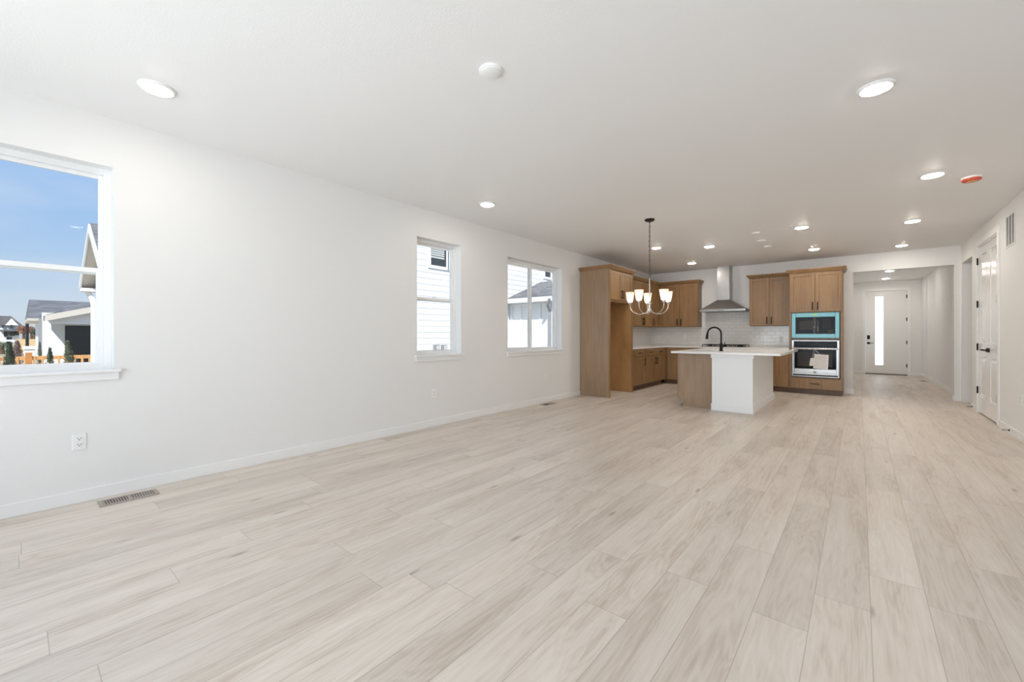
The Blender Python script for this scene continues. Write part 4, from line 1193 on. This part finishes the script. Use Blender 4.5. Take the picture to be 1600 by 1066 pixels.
# shrubs
def shrub(u, vtop, w_px, X_, mat, label, n=900, lean=0.0):
    t = abs(out_pt(u, 523, X_).x / (-SN + (u - 800) / FPX * CS)) / FPX
    top = out_pt(u, vtop, X_); rad = w_px / 2 * t
    base = Vector((X_, top.y, -0.6)); hh = top.z + 0.6
    root = thing('shrub', label, 'shrub', tuple(base), 'young shrubs by the fence')
    MB().tube([base, base + Vector((0, 0, hh * 0.8))], [0.03, 0.01], 6).build('stem', 'bark', root)
    mb = MB()
    for k in range(n):
        f_ = random.random() ** 0.8
        r = rad * 1.2 * (1 - f_) ** 0.7 * (0.35 + 0.65 * random.random())
        a_ = random.random() * 6.283
        p = base + Vector((r * math.cos(a_), r * math.sin(a_) + lean * f_ * rad, 0.12 + f_ * (hh - 0.12)))
        d_ = Vector((math.cos(a_) * 0.8, math.sin(a_) * 0.8, 0.9 + random.random())).normalized()
        s_ = d_.cross(Vector((0, 0, 1))).normalized()
        L_ = rad * (0.22 + 0.26 * random.random())
        vs_ = [mb.bm.verts.new(p - s_ * L_ * 0.28), mb.bm.verts.new(p + s_ * L_ * 0.28), mb.bm.verts.new(p + d_ * L_)]
        mb.bm.faces.new(vs_)
    mb.build('foliage', mat, root)
shrub(15, 538, 24, -17, 'leaf_green', 'dark green shrub at the left edge of the large window')
shrub(78, 545, 16, -18, 'leaf_green', 'green shrub before the patio column')
shrub(114, 535, 20, -18, 'leaf_sage', 'sage green shrub in front of the dark patio door', lean=-0.6)
shrub(27, 534, 16, -34, 'leaf_mauve', 'mauve shrub behind the fence')
shrub(62, 535, 9, -27, 'leaf_sage', 'small yellow-green shrub left of the patio column')

# far neighbourhood
FX = -150.0
def far(u, v, X_=FX): return out_pt(u, v, X_)
root = thing('far_house', 'distant two-storey white house low in the large window', 'house', (FX, far(12, 520).y, -0.6))
l_, r_2, bt_, ev = far(-14, 520), far(30, 520), -0.6, far(10, 507).z
MB().box(FX - 8, FX, l_.y, r_2.y, bt_, ev).build('wall', 'siding_white', root)
mb = MB(); pk = far(10, 494)
mb.prism([(FX + 0.5, l_.y - 0.5, ev), (FX + 0.5, r_2.y + 0.6, ev - 0.3), (FX + 0.5, far(17, 494).y, pk.z), (FX + 0.5, l_.y, pk.z)], (-9, 0, 0))
mb.build('roof', 'shingles', root)
mb = MB(); mb.prism([(FX + 0.8, far(8, 505).y, ev - 0.2), (FX + 0.8, far(29, 505).y, ev - 0.2), (FX + 0.8, far(18, 505).y, pk.z - 0.5)], (-0.5, 0, 0))
mb.build('gable', 'siding_white', root)
for u0, u1, v0, v1 in ((3, 6, 512, 508), (16, 20, 513, 508), (6, 12, 526, 518), (15, 23, 525, 517), (24, 30, 524, 518)):
    p, s_ = far(u0, v0), far(u1, v1)
    MB().box(FX, FX + 0.9, p.y, s_.y, p.z, s_.z).build('window', 'house_glass', root)
p, s_ = far(0, 517.5), far(31, 515.5)
MB().box(FX, FX + 2.5, p.y, s_.y, p.z, s_.z).build('porch_roof', 'shingles', root)
root = thing('parked_car', 'pale car parked in front of the distant house', 'car', tuple(far(12, 533, -110)))
p, s_ = far(3, 533, -110), far(24, 527, -110)
zc = -0.6
MB().box(-111.8, -110, p.y, s_.y, zc + 0.35, zc + 0.95).build('body', 'car_paint', root, bevel=0.15)
MB().hexa([(-111.7, p.y + 0.5, zc + 0.95), (-110.1, p.y + 0.5, zc + 0.95), (-110.1, s_.y - 0.4, zc + 0.95), (-111.7, s_.y - 0.4, zc + 0.95),
           (-111.5, p.y + 1.1, zc + 1.5), (-110.3, p.y + 1.1, zc + 1.5), (-110.3, s_.y - 0.9, zc + 1.5), (-111.5, s_.y - 0.9, zc + 1.5)]).build('cabin', 'house_glass', root)
for yy in (p.y + 0.8, s_.y - 0.8):
    MB().lathe([(0, 0), (0.33, 0), (0.33, -0.2), (0, -0.2)], (-109.9, yy, zc + 0.33), 16, 'x').build('wheel', 'tyre', root)
p = far(42.5, 533, -60)
root = thing('street_lamp', 'black lamp post left of the patio house', 'street lamp', (p.x, p.y, -0.6))
MB().tube([(p.x, p.y, -0.6), (p.x, p.y, far(42, 501, -60).z)], 0.11, 8).build('pole', 'lamp_post_black', root)
MB().tube([(p.x, p.y, far(42, 501, -60).z), (p.x, p.y + 0.1, far(42, 501, -60).z + 0.25)], [0.16, 0.2], 10).build('lantern', 'plastic_white', root)
p, s_ = far(24, 545, -62), far(66, 529, -62)
mb = MB(); mb.box(-62.1, -62, p.y, s_.y, -0.6, far(40, 530, -62).z)
tag(mb.build('privacy_fence', 'far_tan', loc=(-62, p.y, -0.6)), 'solid tan fence behind the lamp post', 'fence')
p, s_ = far(35, 550, -29), far(57, 541, -29)
mb = MB(); mb.box(-29.3, -29, p.y, s_.y, p.z + 0.12, s_.z).box(-29.4, -29.05, p.y + 0.05, s_.y - 0.05, -0.6, p.z + 0.12)
tag(mb.build('garden_wall', 'house_trim', loc=(-29, p.y, -0.6)), 'low white garden wall left of the patio', 'wall')
def tree(u, vtop, wpx, X_, mat, label):
    t = X_ / (-SN + (u - 800) / FPX * CS) / FPX
    top = far(u, vtop, X_); rad = wpx / 2 * t
    root = thing('tree', label, 'tree', (X_, top.y, -0.6), 'trees beyond the houses')
    MB().tube([(X_, top.y, -0.6), (X_, top.y, top.z - rad * 0.6)], [0.25, 0.12], 8).build('trunk', 'bark', root)
    mb = MB()
    for k in range(420):
        v_ = Vector((random.gauss(0, 1), random.gauss(0, 1), random.gauss(0, 1))).normalized() * rad * random.random() ** 0.4
        p = Vector((X_, top.y, top.z - rad)) + v_
        s_ = Vector((random.gauss(0, 1), random.gauss(0, 1), random.gauss(0, 1))).normalized() * rad * 0.18
        w_ = Vector((random.gauss(0, 1), random.gauss(0, 1), random.gauss(0, 1))).normalized() * rad * 0.18
        mb.bm.faces.new([mb.bm.verts.new(p - s_), mb.bm.verts.new(p + s_), mb.bm.verts.new(p + w_)])
    mb.build('crown', mat, root)
tree(37, 508, 15, -130, 'leaf_rust', 'rust coloured tree right of the distant house')
tree(49, 510, 12, -120, 'leaf_rust', 'smaller rust coloured tree behind the lamp post')
tree(54, 514, 9, -95, 'leaf_green', 'dark green tree just left of the patio house')
tree(2, 533, 14, -60, 'leaf_sage', 'low green tree at the left edge in front of the car')
